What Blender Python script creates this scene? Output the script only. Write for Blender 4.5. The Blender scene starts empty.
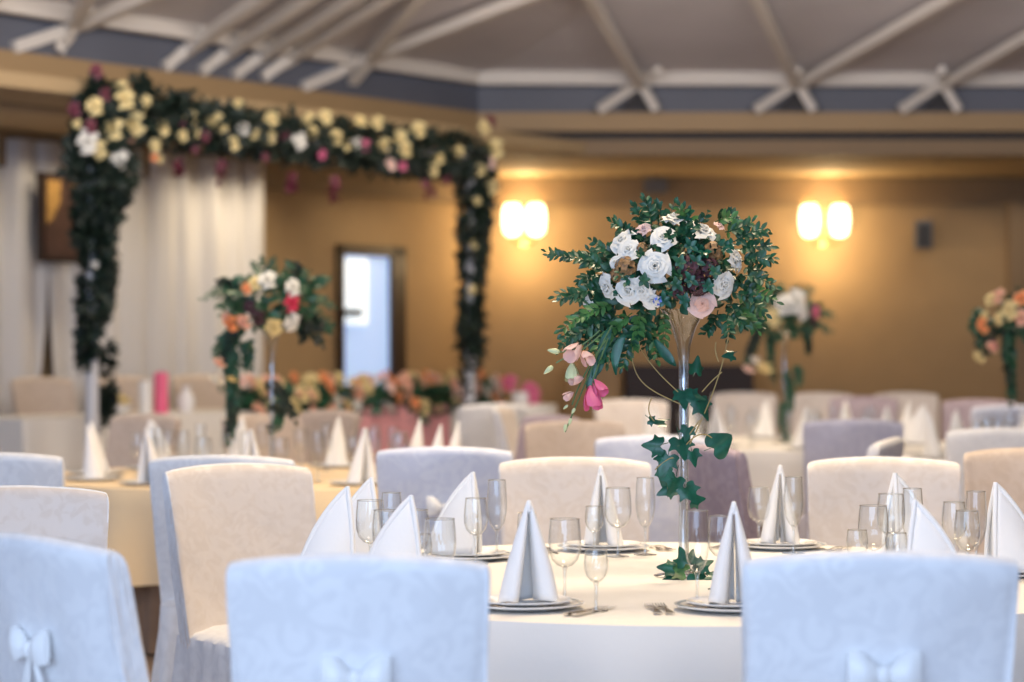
import bpy, math, random
from mathutils import Vector, Matrix, noise
R = math.radians
sc = bpy.context.scene
COL = sc.collection
F, HC, HY = 2420.0, 1.4, 345.0            # focal length in pixels, eye height, horizon row


def at(px, py, Y):                         # a pixel at depth Y
    return Vector(((px - 512) * Y / F, Y, HC - (py - HY) * Y / F))


def proj(p):
    return 512 + F * p[0] / p[1], HY - F * (p[2] - HC) / p[1]


# ------------------------------------------------------------------ camera
cd = bpy.data.cameras.new('camera')
cam = bpy.data.objects.new('camera', cd)
COL.objects.link(cam)
cam.location = (0, 0, HC)
cam.rotation_euler = (R(90), 0, 0)
cd.sensor_width = 36
cd.lens = F / 1024 * 36
cd.shift_y = (HY - 341) / 1024
cd.clip_end = 200
cd.dof.use_dof = True
cd.dof.focus_distance = 6.72
cd.dof.aperture_fstop = 2.1
sc.camera = cam

# ------------------------------------------------------------------ materials
def mat(name, col, rough=.6, var=0, vscale=8, bump=0, bscale=60, metal=0, sheen=0, spec=.5, stretch=None, trans=0):
    m = bpy.data.materials.new(name)
    m.use_nodes = True
    nt = m.node_tree
    b = nt.nodes['Principled BSDF']
    b.inputs['Base Color'].default_value = (*col, 1)
    b.inputs['Roughness'].default_value = rough
    b.inputs['Metallic'].default_value = metal
    b.inputs['Specular IOR Level'].default_value = spec
    b.inputs['Sheen Weight'].default_value = sheen
    tc = nt.nodes.new('ShaderNodeTexCoord')
    mp = nt.nodes.new('ShaderNodeMapping')
    if stretch:
        mp.inputs['Scale'].default_value = stretch
    nt.links.new(tc.outputs['Object'], mp.inputs['Vector'])
    if var:
        n = nt.nodes.new('ShaderNodeTexNoise')
        n.inputs['Scale'].default_value = vscale
        n.inputs['Detail'].default_value = 4
        r = nt.nodes.new('ShaderNodeMapRange')
        r.inputs['From Min'].default_value = .3
        r.inputs['From Max'].default_value = .7
        r.inputs['To Min'].default_value = 1 - var
        r.inputs['To Max'].default_value = 1 + var
        h = nt.nodes.new('ShaderNodeHueSaturation')
        h.inputs['Color'].default_value = (*col, 1)
        nt.links.new(mp.outputs[0], n.inputs['Vector'])
        nt.links.new(n.outputs['Fac'], r.inputs['Value'])
        nt.links.new(r.outputs[0], h.inputs['Value'])
        nt.links.new(h.outputs[0], b.inputs['Base Color'])
    if bump:
        n2 = nt.nodes.new('ShaderNodeTexNoise')
        n2.inputs['Scale'].default_value = bscale
        n2.inputs['Detail'].default_value = 3
        bp = nt.nodes.new('ShaderNodeBump')
        bp.inputs['Strength'].default_value = bump
        bp.inputs['Distance'].default_value = .01
        nt.links.new(mp.outputs[0], n2.inputs['Vector'])
        nt.links.new(n2.outputs['Fac'], bp.inputs['Height'])
        nt.links.new(bp.outputs[0], b.inputs['Normal'])
    if trans:
        t = nt.nodes.new('ShaderNodeBsdfTranslucent')
        t.inputs['Color'].default_value = (*col, 1)
        mx = nt.nodes.new('ShaderNodeMixShader')
        mx.inputs[0].default_value = trans
        nt.links.new(b.outputs[0], mx.inputs[1])
        nt.links.new(t.outputs[0], mx.inputs[2])
        nt.links.new(mx.outputs[0], nt.nodes['Material Output'].inputs[0])
    return m


def brocade(name, c1, c2):
    """woven jacquard: satin figures on a matt ground"""
    m = bpy.data.materials.new(name)
    m.use_nodes = True
    nt = m.node_tree
    b = nt.nodes['Principled BSDF']
    tc = nt.nodes.new('ShaderNodeTexCoord')
    n = nt.nodes.new('ShaderNodeTexNoise')
    n.inputs['Scale'].default_value = 17
    n.inputs['Detail'].default_value = 1.5
    n.inputs['Distortion'].default_value = 1.6
    cr = nt.nodes.new('ShaderNodeValToRGB')
    cr.color_ramp.elements[0].position = .44
    cr.color_ramp.elements[1].position = .56
    cr.color_ramp.elements[0].color = (*c1, 1)
    cr.color_ramp.elements[1].color = (*c2, 1)
    r = nt.nodes.new('ShaderNodeMapRange')
    r.inputs['From Min'].default_value = .44
    r.inputs['From Max'].default_value = .56
    r.inputs['To Min'].default_value = .75
    r.inputs['To Max'].default_value = .45
    n2 = nt.nodes.new('ShaderNodeTexNoise')
    n2.inputs['Scale'].default_value = 9
    n2.inputs['Detail'].default_value = 3
    bp = nt.nodes.new('ShaderNodeBump')
    bp.inputs['Strength'].default_value = .35
    bp.inputs['Distance'].default_value = .015
    L = nt.links.new
    L(tc.outputs['Object'], n.inputs['Vector'])
    L(tc.outputs['Object'], n2.inputs['Vector'])
    L(n.outputs['Fac'], cr.inputs[0])
    L(n.outputs['Fac'], r.inputs['Value'])
    L(cr.outputs[0], b.inputs['Base Color'])
    L(r.outputs[0], b.inputs['Roughness'])
    L(n2.outputs['Fac'], bp.inputs['Height'])
    L(bp.outputs[0], b.inputs['Normal'])
    b.inputs['Sheen Weight'].default_value = .15
    return m


def thin_glass(name, tint=(1, 1, 1), refl=1.0):
    """thin-walled clear glass: transmits straight through and reflects by Fresnel"""
    m = bpy.data.materials.new(name)
    m.use_nodes = True
    nt = m.node_tree
    nt.nodes.remove(nt.nodes['Principled BSDF'])
    t = nt.nodes.new('ShaderNodeBsdfTransparent')
    t.inputs[0].default_value = (*tint, 1)
    # longer way through the wall at grazing angles
    lw = nt.nodes.new('ShaderNodeLayerWeight')
    lw.inputs['Blend'].default_value = .5
    p2 = nt.nodes.new('ShaderNodeMath')
    p2.operation = 'POWER'
    p2.inputs[1].default_value = 3.5
    cm = nt.nodes.new('ShaderNodeMix')
    cm.data_type = 'RGBA'
    cm.inputs['A'].default_value = (*tint, 1)
    cm.inputs['B'].default_value = (.42, .42, .40, 1)
    nt.links.new(lw.outputs['Facing'], p2.inputs[0])
    nt.links.new(p2.outputs[0], cm.inputs['Factor'])
    nt.links.new(cm.outputs['Result'], t.inputs[0])
    g = nt.nodes.new('ShaderNodeBsdfGlossy')
    g.inputs['Roughness'].default_value = .03
    fr = nt.nodes.new('ShaderNodeLayerWeight')
    fr.inputs['Blend'].default_value = .5
    pw = nt.nodes.new('ShaderNodeMath')
    pw.operation = 'POWER'
    pw.inputs[1].default_value = 3.0
    mu = nt.nodes.new('ShaderNodeMath')
    mu.operation = 'MULTIPLY_ADD'
    mu.use_clamp = True
    mu.inputs[1].default_value = .8 * refl
    mu.inputs[2].default_value = .05 * refl
    mx = nt.nodes.new('ShaderNodeMixShader')
    L = nt.links.new
    L(fr.outputs['Facing'], pw.inputs[0])
    L(pw.outputs[0], mu.inputs[0])
    L(mu.outputs[0], mx.inputs[0])
    L(t.outputs[0], mx.inputs[1])
    L(g.outputs[0], mx.inputs[2])
    L(mx.outputs[0], nt.nodes['Material Output'].inputs[0])
    return m


def glass(name):
    m = bpy.data.materials.new(name)
    m.use_nodes = True
    b = m.node_tree.nodes['Principled BSDF']
    b.inputs['Transmission Weight'].default_value = 1
    b.inputs['Roughness'].default_value = .02
    b.inputs['IOR'].default_value = 1.45
    return m


def emit(name, col, s):
    m = bpy.data.materials.new(name)
    m.use_nodes = True
    b = m.node_tree.nodes['Principled BSDF']
    b.inputs['Base Color'].default_value = (*col, 1)
    b.inputs['Emission Color'].default_value = (*col, 1)
    b.inputs['Emission Strength'].default_value = s
    return m


M = dict(
    cover=brocade('chair_brocade', (.79, .79, .795), (.85, .85, .85)),
    lavender=brocade('dim_lavender_brocade', (.50, .50, .62), (.55, .55, .66)),  # cover copy with dim bluish light put into its colour
    window_blue=brocade('window_blue_brocade', (.67, .71, .83), (.73, .77, .87)),  # white cover copy, blue window light painted into its colour
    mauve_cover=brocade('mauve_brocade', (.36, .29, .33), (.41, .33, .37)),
    taupe=brocade('taupe_brocade', (.55, .45, .37), (.59, .49, .41)),  # darker cover copy; the brownish chair's shade is put into this colour
    beige=brocade('beige_brocade', (.69, .61, .54), (.725, .65, .585)),  # beige tone for the sitter's side of the backrest
    ribbon=mat('satin_ribbon', (.9, .9, .88), .35, sheen=.2),
    cloth=mat('table_linen', (.88, .85, .79), .7, bump=.12, bscale=25),
    champagne=mat('champagne_linen', (.84, .66, .42), .65, bump=.12, bscale=25),
    underskirt=mat('pleated_taupe', (.30, .20, .13), .7, var=.15, vscale=6),
    napkin=mat('starched_napkin', (.93, .92, .90), .7, bump=.05, bscale=90),
    glass=thin_glass('thin_glass', (.97, .98, .98), 1.5),
    stem=thin_glass('stem_glass', (.93, .95, .96), 3.0),
    rim=mat('glass_rim', (.55, .50, .42), .15, metal=.6),
    plate=mat('porcelain', (.86, .86, .85), .12),
    rimband=mat('plate_band', (.36, .43, .48), .2),
    steel=mat('cutlery_steel', (.62, .58, .53), .2, metal=1),
    leaf=mat('leaf_green', (.013, .078, .036), .38, var=.45, vscale=30),
    leaf2=mat('leaf_yellowgreen', (.06, .17, .045), .4, var=.4, vscale=30),
    leafdark=mat('leaf_dark', (.006, .018, .011), .55, var=.4, vscale=10),
    ivy=mat('ivy_green', (.006, .085, .048), .33, var=.3, vscale=40),
    stemgreen=mat('stem_green', (.08, .16, .06), .5),
    twig=mat('twig', (.33, .25, .10), .6),
    white=mat('petal_white', (.83, .82, .76), .55, trans=.12),
    ivory=mat('petal_ivory', (.80, .66, .32), .55, trans=.12),
    peach=mat('petal_peach', (.88, .50, .36), .55, trans=.12),
    blush=mat('petal_blush', (.88, .62, .55), .55, trans=.12),
    coral=mat('petal_coral', (.86, .33, .13), .55, trans=.12),
    pink=mat('petal_pink', (.72, .15, .30), .5, trans=.12),
    red=mat('petal_red', (.72, .04, .10), .5, trans=.1),
    burgundy=mat('petal_burgundy', (.13, .015, .035), .5),
    brown=mat('hydrangea_tan', (.27, .15, .06), .6, var=.6, vscale=60),
    plum=mat('hydrangea_plum', (.055, .018, .028), .6, var=.7, vscale=60),
    blue=mat('petal_blue', (.12, .20, .62), .5),
    bud=mat('bud_green', (.55, .62, .36), .5),
    wall=mat('wall_tan', (.365, .245, .125), .8, var=.05, vscale=3, bump=.05, bscale=40),
    frieze=mat('frieze_tan', (.25, .17, .095), .7),  # darker than the wall tan: weaker light on the frieze put into colour
    beamtan=mat('painted_beam_tan', (.37, .245, .12), .6),
    dark=mat('dark_recess', (.045, .042, .045), .8),
    soffit=mat('soffit_paint', (.42, .30, .16), .8),
    roof=mat('roof_panel_grey', (.60, .57, .58), .75, var=.06, vscale=1.2),
    knee=mat('clerestory_grey', (.115, .122, .15), .6, var=.1, vscale=1),
    rafter=mat('rafter_cream', (.66, .61, .55), .6),
    curtain=mat('sheer_curtain', (.68, .66, .65), .8),
    floor=mat('floor_carpet', (.14, .095, .07), .9, var=.2, vscale=3),
    wood=mat('dark_wood', (.022, .009, .007), .55, var=.3, vscale=4, stretch=(8, 8, 1)),
    amber=mat('amber_wood', (.40, .24, .09), .5, var=.2, vscale=4, stretch=(8, 8, 1)),
    frame=mat('door_frame_wood', (.03, .016, .011), .45),
    pane=emit('daylit_frosted_pane', (.46, .64, 1.0), .55),
    lightpane=emit('bright_window_beyond', (.82, .92, 1.0), .85),
    black=mat('black_metal', (.02, .02, .022), .5),
    speaker=mat('speaker_grey', (.13, .13, .14), .6),
    shade=emit('lit_lamp_shade', (1.0, .83, .5), 5),
    brass=mat('brass', (.5, .36, .15), .35, metal=1),
    pole=mat('arch_white', (.66, .67, .70), .5),
    drape=mat('pink_drape', (.78, .36, .38), .7),
    candlepink=mat('candle_pink', (.85, .14, .28), .5),
    ceramic=mat('white_ceramic', (.85, .85, .85), .25),
    gold=mat('gilded_panel', (.42, .24, .07), .5, var=.3, vscale=20),
    mauve=mat('picture_dark', (.06, .028, .02), .6, var=.3, vscale=20),
)

# ------------------------------------------------------------------ mesh helpers
class MB:
    def __init__(s):
        s.v, s.f = [], []

    def add(s, v, f):
        n = len(s.v)
        s.v += [tuple(p) for p in v]
        s.f += [tuple(i + n for i in q) for q in f]
        return s

    def box(s, c, d, m=None):
        c, h = Vector(c), Vector(d) / 2
        v = [Vector((x * h.x, y * h.y, z * h.z)) for x in (-1, 1) for y in (-1, 1) for z in (-1, 1)]
        if m:
            v = [m @ p for p in v]
        return s.add([p + c for p in v], [(0, 1, 3, 2), (4, 6, 7, 5), (0, 4, 5, 1), (2, 3, 7, 6), (0, 2, 6, 4), (1, 5, 7, 3)])

    def loft(s, rings, cap0=True, cap1=True, close=True):
        n = len(rings[0])
        v = [p for r in rings for p in r]
        f = []
        for i in range(len(rings) - 1):
            for j in range(n if close else n - 1):
                k = (j + 1) % n
                f.append((i * n + j, i * n + k, (i + 1) * n + k, (i + 1) * n + j))
        if cap0:
            f.append(tuple(range(n - 1, -1, -1)))
        if cap1:
            f.append(tuple((len(rings) - 1) * n + j for j in range(n)))
        return s.add(v, f)

    def tube(s, pts, r, n=6):
        pts = [Vector(p) for p in pts]
        rr = r if isinstance(r, (list, tuple)) else [r] * len(pts)
        rings = []
        up = Vector((.13, .21, 1)).normalized()
        for i, p in enumerate(pts):
            t = (pts[min(i + 1, len(pts) - 1)] - pts[max(i - 1, 0)]).normalized()
            a = t.cross(up)
            if a.length < .05:
                a = t.cross(Vector((1, 0, 0)))
            a.normalize()
            b = t.cross(a)
            rings.append([p + (a * math.cos(2 * math.pi * k / n) + b * math.sin(2 * math.pi * k / n)) * rr[i] for k in range(n)])
        return s.loft(rings)

    def lathe(s, prof, n=24, c=(0, 0, 0), cap0=False, cap1=False):
        c = Vector(c)
        rings = [[c + Vector((r * math.cos(2 * math.pi * k / n), r * math.sin(2 * math.pi * k / n), z)) for k in range(n)] for r, z in prof]
        return s.loft(rings, cap0, cap1)

    def grid(s, fn, nu, nv):
        v = [fn(i / nu, j / nv) for j in range(nv + 1) for i in range(nu + 1)]
        w = nu + 1
        return s.add(v, [(j * w + i, j * w + i + 1, (j + 1) * w + i + 1, (j + 1) * w + i) for j in range(nv) for i in range(nu)])

    def mesh(s, name, m, smooth=True, thick=0):
        me = bpy.data.meshes.new(name)
        me.from_pydata(s.v, [], s.f)
        me.materials.append(m)
        if smooth:
            me.polygons.foreach_set('use_smooth', [True] * len(me.polygons))
            me.set_sharp_from_angle(angle=R(50))
        me.update()
        return me

    def build(s, name, m, parent=None, smooth=True):
        o = bpy.data.objects.new(name, s.mesh(name, m, smooth))
        COL.objects.link(o)
        o.parent = parent
        return o


def empty(name, loc, rz=0, scale=1):
    o = bpy.data.objects.new(name, None)
    COL.objects.link(o)
    o.location = loc
    o.rotation_euler = (0, 0, rz)
    o.scale = (scale,) * 3
    o.empty_display_size = .1
    return o


def tag(o, label, cat, group=None, kind=None):
    o['label'] = label
    o['category'] = cat
    if group:
        o['group'] = group
    if kind:
        o['kind'] = kind
    return o


def struct(name, mb, m, parent=None, smooth=False):
    o = mb.build(name, m, parent, smooth)
    o['kind'] = 'structure'
    return o


def spawn(tree, loc, rz=0, scale=1, parent=None):
    """a copy of a prototype: (name, mesh or None, [children]); every copy has its own objects"""
    name, me, kids = tree
    o = bpy.data.objects.new(name, me)
    COL.objects.link(o)
    if parent is None:
        o.location = loc
        o.rotation_euler = (0, 0, rz)
        o.scale = (scale,) * 3
    else:
        o.parent = parent
    for k in kids:
        spawn(k, None, parent=o)
    return o


def in_view(p, margin=40):
    x, y = proj(p)
    return -margin < x < 1024 + margin and y < 682 + margin


ORD = ['first', 'second', 'third', 'fourth', 'fifth', 'sixth', 'seventh', 'eighth', 'ninth', 'tenth', 'eleventh', 'twelfth',
       'thirteenth', 'fourteenth', 'fifteenth', 'sixteenth', 'seventeenth', 'eighteenth', 'nineteenth', 'twentieth', 'twenty-first',
       'twenty-second', 'twenty-third', 'twenty-fourth', 'twenty-fifth']
SERIES = {}


def series(phrase, o, p, cat, group):
    """collect look-alikes; their labels are told apart by their order across the table"""
    SERIES.setdefault((phrase, cat, group), []).append((proj(p)[0], o))


def finish_series():
    for (phrase, cat, group), L in SERIES.items():
        L.sort(key=lambda t: t[0])
        for i, (_, o) in enumerate(L):
            lab = phrase
            if len(L) > 1:
                lab += ', leftmost of them' if i == 0 else ', rightmost of them' if i == len(L) - 1 else ', %s from the left' % ORD[i]
            tag(o, lab, cat, group)


rnd = random.Random(7)

# ================================================================== ROOM
WALL_Y = 24.0
d = Vector((.581, .814, 0)).normalized()
n = Vector((d.y, -d.x, 0))                  # inward normal of the angled wall
W0 = Vector((-4.0, 18.9, 0))
K = Vector((-.296, 21.1, 0))                # kink of the inner ring


def wp(s, o, z=0):                          # point along / off the angled wall
    p = W0 + d * s + n * o
    p.z = z
    return p


ANG = math.atan2(d.y, d.x)
MW = Matrix.Rotation(ANG, 3, 'Z')
CORNER_S = (WALL_Y - W0.y) / d.y
struct('floor', MB().box((0, 11, -.05), (24, 30, .1)), M['floor'])
# back wall and angled wall
xc = W0.x + d.x * CORNER_S
struct('wall_back', MB().box(((xc + 9) / 2, WALL_Y + .1, 1.55), (9 - xc, .2, 3.1)), M['wall'])
struct('wall_right', MB().box((9.1, 11, 2.3), (.2, 26.4, 4.6)), M['wall'])
dl, dr, dtop = 4.09, 5.10, 2.33             # doorway along the angled wall
w = MB()
for a, b, z0, z1 in ((-8, dl, 0, 3.1), (dr, CORNER_S + .15, 0, 3.1), (dl, dr, dtop, 3.1)):
    w.box(wp((a + b) / 2, -.1, (z0 + z1) / 2), (b - a, .2, z1 - z0), MW)
struct('wall_left', w, M['wall'])
# frieze band along the top of the walls
struct('trim_1', MB().box(((xc + 9) / 2, WALL_Y - .04, 2.925), (9 - xc, .08, .27)), M['frieze'])
struct('trim_2', MB().box(wp(-1, .04, 2.925), (15, .08, .27), MW), M['frieze'])
# shallow pilaster at the right
struct('trim_3', MB().box((5.35, WALL_Y - .08, 1.4), (.9, .16, 2.8)), M['frieze'])
# door
dm = struct('door_1', MB().box(wp(dl + .045, -.02, dtop / 2), (.09, .12, dtop), MW).box(wp(dr - .105, -.02, dtop / 2), (.21, .12, dtop), MW)
            .box(wp((dl + dr) / 2, -.02, dtop - .05), (dr - dl, .12, .1), MW), M['frame'])
MB().box(wp((dl + dr) / 2 - .035, -.02, (dtop - .1) / 2), (dr - dl - .24, .03, dtop - .1), MW).build('frosted_pane', M['pane'], dm, False)
MB().box(wp(dl + .29, .002, 1.90), (.36, .012, .62), MW).build('bright_pane', M['lightpane'], dm, False)
MB().box(wp(dl + .19, .04, 1.70), (.24, .06, .06), MW).build('handle', M['black'], dm, False)

# fascia ring: bottom moulding, dark recess, tan beam (back run and angled run), soffit behind it
FA = [(3.057, 3.19, .00, 'frieze'), (3.19, 3.265, .12, 'dark'), (3.265, 3.43, .0, 'beamtan')]
ti = 4
LRUN = 9.0
for z0, z1, back, m in FA:
    a = K - d * LRUN
    off = Vector((0, back, 0))
    offl = n * -back
    th = .3
    # back run
    v = [K + off, Vector((9, K.y + back, 0)), Vector((9, K.y + back + th, 0)), K + off + Vector((-.1, th, 0))]
    f = [(0, 1, 5, 4), (1, 2, 6, 5), (2, 3, 7, 6), (3, 0, 4, 7), (3, 2, 1, 0), (4, 5, 6, 7)]
    struct('trim_%d' % ti, MB().add([(p.x, p.y, z0) for p in v] + [(p.x, p.y, z1) for p in v], f), M[m])
    ti += 1
    v = [a + offl, K + offl, K + offl - n * th, a + offl - n * th]
    struct('trim_%d' % ti, MB().add([(p.x, p.y, z0) for p in v] + [(p.x, p.y, z1) for p in v], f), M[m])
    ti += 1
struct('trim_%d' % ti, MB().box((4.0, 22.63, 3.115), (12, 2.9, .1)).box(wp(-.6, 1.25, 3.12), (16, 2.5, .1), MW), M['soffit'])
ti += 1

# roof: two planes rising inward from the ring, min of the two
Z0, PITCH = 3.68, .20


def roof_z(x, y):
    dR = 21.0 - y
    dL = (Vector((x, y, 0)) - K).dot(n)
    return Z0 + PITCH * max(-.3, min(dR, dL + .0, 9))


rf = MB()
hip = lambda t: K + Vector((.5147, -1, 0)) * t
HT = 9.0
h0, h1 = K.copy(), hip(HT)
A = K - d * LRUN
pts = {}
def rp(x, y):
    return (x, y, roof_z(x, y) + .06)
def strip(a0, a1, b0, b1, k=10):
    return lambda u, v: rp(*((a0.lerp(a1, u)).lerp(b0.lerp(b1, u), v)).xy)
rf.grid(strip(K, Vector((9, 21.1, 0)), h1, Vector((9, h1.y, 0)), 10), 12, 8)
rf.grid(strip(A, K, A + n * 9, h1, 10), 12, 8)
struct('ceiling', rf, M['roof'])
c2 = MB()
c2.box((0, 4.6, 5.62), (26, 16, .1))
struct('ceiling_flat', c2, M['roof'])
# clerestory band between fascia and ring beam
kb = MB().box((4.3, 21.16, 3.56), (9.2, .06, .3)).box((K - d * (LRUN / 2) - n * .06).to_tuple()[:2] + (3.56,), (LRUN + .1, .06, .3), MW)
struct('trim_%d' % ti, kb, M['knee'])
ti += 1


def roof_hit(px, py):
    lo, hi = 6.0, 21.05
    dirv = Vector(((px - 512) / F, 1, (HY - py) / F))
    def fz(Y):                               # below the ring the rafters run down the clerestory band
        x = dirv.x * Y
        m = min(20.98 - Y, (Vector((x, Y, 0)) - K).dot(n) - .02)
        return HC + dirv.z * Y - (Z0 + (PITCH * m if m > 0 else 5 * m))
    for _ in range(50):
        mid = (lo + hi) / 2
        if fz(mid) > 0:
            hi = mid
        else:
            lo = mid
    return Vector((dirv.x * hi, hi, HC + dirv.z * hi))


def beam(name, pix, w, h, lab, drop=.04, k=6):
    P = []
    for (a, b) in zip(pix[:-1], pix[1:]):
        for i in range(k + 1):
            if P and i == 0:
                continue
            t = i / k
            P.append(roof_hit(a[0] + (b[0] - a[0]) * t, a[1] + (b[1] - a[1]) * t))
    rings = []
    for i, p in enumerate(P):
        t = (P[min(i + 1, len(P) - 1)] - P[max(i - 1, 0)]).normalized()
        s = t.cross(Vector((0, 0, 1))).normalized() * w / 2
        u = s.cross(t).normalized() * h
        if u.z < 0:
            u = -u
        q = p - Vector((0, 0, drop))
        rings.append([q - s - u * .5, q + s - u * .5, q + s + u * .5, q - s + u * .5])
    o = MB().loft(rings).build(name, M['rafter'], None, False)
    o['kind'] = 'structure'
    return o


# extend the rafters up out of the picture along their own direction
for pix in ([(560, -60), (640, 80)], [(735, -55), (797, 80)], [(1010, -42), (800, 80)], [(1100, -10), (942, 82)],
            [(640, -52), (365, 55), (302, 82)], [(455, -55), (352, 76)], [(310, -42), (163, 62)], [(365, -45), (200, 66)],
            [(405, -42), (233, 70)], [(445, -45), (262, 72)], [(215, -40), (85, 18), (12, 42)], [(105, -40), (58, 46)],
            [(30, -60), (-30, 20)]):
    beam('ceiling_beam', pix, .085, .085, '')
# ring beam
beam('ceiling_beam', [(-60, -4), (0, 6), (240, 42), (375, 64), (474, 79)], .10, .12, '', drop=-.02)
beam('ceiling_beam', [(474, 80), (700, 81), (1090, 82)], .10, .12, '', drop=-.02)
# struts from each node down to the fascia
for nx in (640, 797, 942):
    for ex in (-42, 17):
        a, b = at(nx, 82, 20.95), at(nx + ex, 110, 20.98)
        struct('ceiling_strut', MB().tube([a, b], .05, 4), M['rafter'])
    struct('ceiling_strut', MB().tube([at(nx + 2, 80, 20.9), at(nx + (18 if nx == 640 else 0), 70, 20.6)], .05, 4), M['rafter'])
    struct('ceiling_triangle', MB().add([at(nx - 22, 110, 21.05), at(nx + 13, 110, 21.05), at(nx, 90, 21.05), at(nx - 22, 110, 21.1), at(nx + 13, 110, 21.1), at(nx, 90, 21.1)],
           [(0, 1, 2), (3, 5, 4), (0, 2, 5, 3), (1, 4, 5, 2), (0, 3, 4, 1)]), M['dark'])  # dark triangle between the strut legs

# dais under the top table
struct('floor_dais', MB().box(wp(2.2, 1.1, .075), (8.2, 2.1, .15), MW), M['floor'])

# curtains on the angled wall
def curtain(s0, s1, lab, flare0=0, flare1=0, seed=1):
    r = random.Random(seed)
    N = int((s1 - s0) * 26)
    ph = [r.uniform(0, 6) for _ in range(4)]
    def fn(u, v):
        z = .03 + v * 2.98
        s = s0 + (s1 - s0) * u + flare0 * (1 - u) * (1 - v) ** 3 + flare1 * u * (1 - v) ** 3
        o = .12 + .035 * math.sin(s * 21 + ph[0]) + .025 * math.sin(s * 12.3 + ph[1]) + .015 * math.sin(s * 37 + ph[2])
        return wp(s, o, z)
    b = MB().grid(fn, N * 2, 10)
    o = b.build('curtain', M['curtain'])
    sm = o.modifiers.new('thick', 'SOLIDIFY')
    sm.thickness = .006
    return tag(o, lab, 'curtain', 'curtains on the angled wall')
curtain(-2.3, .38, 'pale sheer floor-length curtain partly behind the dark picture, at the edge of the photo', flare1=-.22, seed=2)
curtain(.39, 2.94, 'pale sheer floor-length curtain hanging between the dark picture and the door', flare0=.25, seed=5)

# dark picture with gilded upper corners
pc = empty('framed_picture', wp(.41, .27, 2.06), ANG)
tag(pc, 'dark wooden picture with gilded upper corners hanging in front of the curtains', 'picture')
MB().box((0, -.0, .34), (.52, .05, .70)).build('frame', M['frame'], pc, False)
MB().box((0, -.032, .34), (.44, .02, .62)).build('panel', M['mauve'], pc, False)
for sx in (-1, 1):
    MB().add([(sx * .21, -.044, .63), (sx * .06, -.044, .63), (sx * .075, -.044, .45), (sx * .14, -.044, .34), (sx * .21, -.044, .28),
              (sx * .21, -.04, .63), (sx * .06, -.04, .63), (sx * .075, -.04, .45), (sx * .14, -.04, .34), (sx * .21, -.04, .28)],
             [(0, 1, 2, 3, 4), (9, 8, 7, 6, 5), (0, 5, 6, 1), (1, 6, 7, 2), (2, 7, 8, 3), (3, 8, 9, 4)]).build('gilded_corner', M['gold'], pc, False)

# wall sconces
def sconce(px, py, gap, lab):
    p = at(px, py, WALL_Y - .0)
    e = empty('wall_sconce', p)
    tag(e, lab, 'lamp', 'twin wall lamps')
    MB().lathe([(.0, .0), (.05, .0), (.05, .02), (.0, .025)], 16).build('wall_plate', M['brass'], e).matrix_local = Matrix.Translation((0, 0, -.19)) @ Matrix.Rotation(R(90), 4, 'X')
    for sx in (-1, 1):
        MB().tube([(0, -.02, -.19), (sx * gap * .25, -.08, -.23), (sx * gap / 2, -.13, -.2), (sx * gap / 2, -.13, -.13)], .01).build('arm', M['brass'], e)
        MB().lathe([(.035, -.15), (.075, -.12), (.092, -.02), (.09, .08), (.075, .14), (.06, .155), (.056, .15), (.086, .07), (.087, -.02), (.07, -.115), (.03, -.145)], 20,
                   (sx * gap / 2, -.13, 0)).build('lamp_shade', M['shade'], e)
    for dz, en in ((-.34, 21), (.26, 10)):
        ld = bpy.data.lights.new('sconce_light', 'POINT')
        ld.energy = en
        ld.color = (1, .72, .38)
        ld.shadow_soft_size = .08
        lo = bpy.data.objects.new('sconce_light', ld)
        COL.objects.link(lo)
        lo.location = p + Vector((0, -.42, dz))
sconce(823, 222, .30, 'lit twin wall lamp on the bare tan wall beside the grey speaker')
sconce(524, 221, .235, 'lit twin wall lamp just beside the post of the flower arch')

# wall speaker and small box on the frieze
sp = empty('wall_speaker', at(922, 235, WALL_Y - .12))
tag(sp, 'small grey loudspeaker mounted on the tan wall', 'speaker')
MB().loft([[(x * .085, y * .09 - .02, z) for x, y in ((-1, -1), (1, -1), (.8, 1), (-.8, 1))] for z in (-.14, .14)]).build('cabinet', M['speaker'], sp, False)
MB().box((0, -.112, -.01), (.13, .012, .23)).build('grille', M['black'], sp, False)
MB().tube([(0, .05, 0), (0, .13, 0)], .02).build('bracket', M['black'], sp)
sp2 = MB().loft([[(x * .12, y * .08, z) for x, y in ((-1, -1), (1, -1), (.8, 1), (-.8, 1))] for z in (-.07, .07)]).build('frieze_box', M['speaker'], None, False)
sp2.location = at(655, 186, WALL_Y - .17)
tag(sp2, 'small dark box on the brown band above the tall bouquet', 'sensor')

# sideboard + amber cabinet against the back wall
def cabinet(px0, px1, topy, Y, m, name, lab, nd):
    x0, x1 = at(px0, topy, Y).x, at(px1, topy, Y).x
    z = at(px0, topy, Y).z
    e = empty(name, ((x0 + x1) / 2, Y, 0))
    tag(e, lab, 'cabinet')
    W = x1 - x0
    MB().box((0, .25, z / 2 + .03), (W - .04, .46, z - .1)).build('body', M[m], e, False)
    MB().box((0, .25, z - .02), (W, .5, .04)).build('top', M[m], e, False)
    for i in range(nd):
        x = -W / 2 + W * (i + .5) / nd
        dr_ = MB().box((x, .012, z / 2), (W / nd - .04, .024, z - .26)).box((x, -.004, z / 2), (W / nd - .14, .016, z - .4)).build('door', M[m], e, False)
        MB().box((x + W / nd * .36, -.02, z * .55), (.015, .03, .12)).build('handle', M['brass'], dr_, False)
    for sx in (-1, 1):
        for yy in (.06, .44):
            MB().box((sx * (W / 2 - .08), yy, .04), (.06, .06, .08)).build('foot', M[m], e, False)
cabinet(624, 756, 365, 23.35, 'wood', 'sideboard', 'dark brown wooden sideboard standing against the tan back wall', 3)
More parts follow.
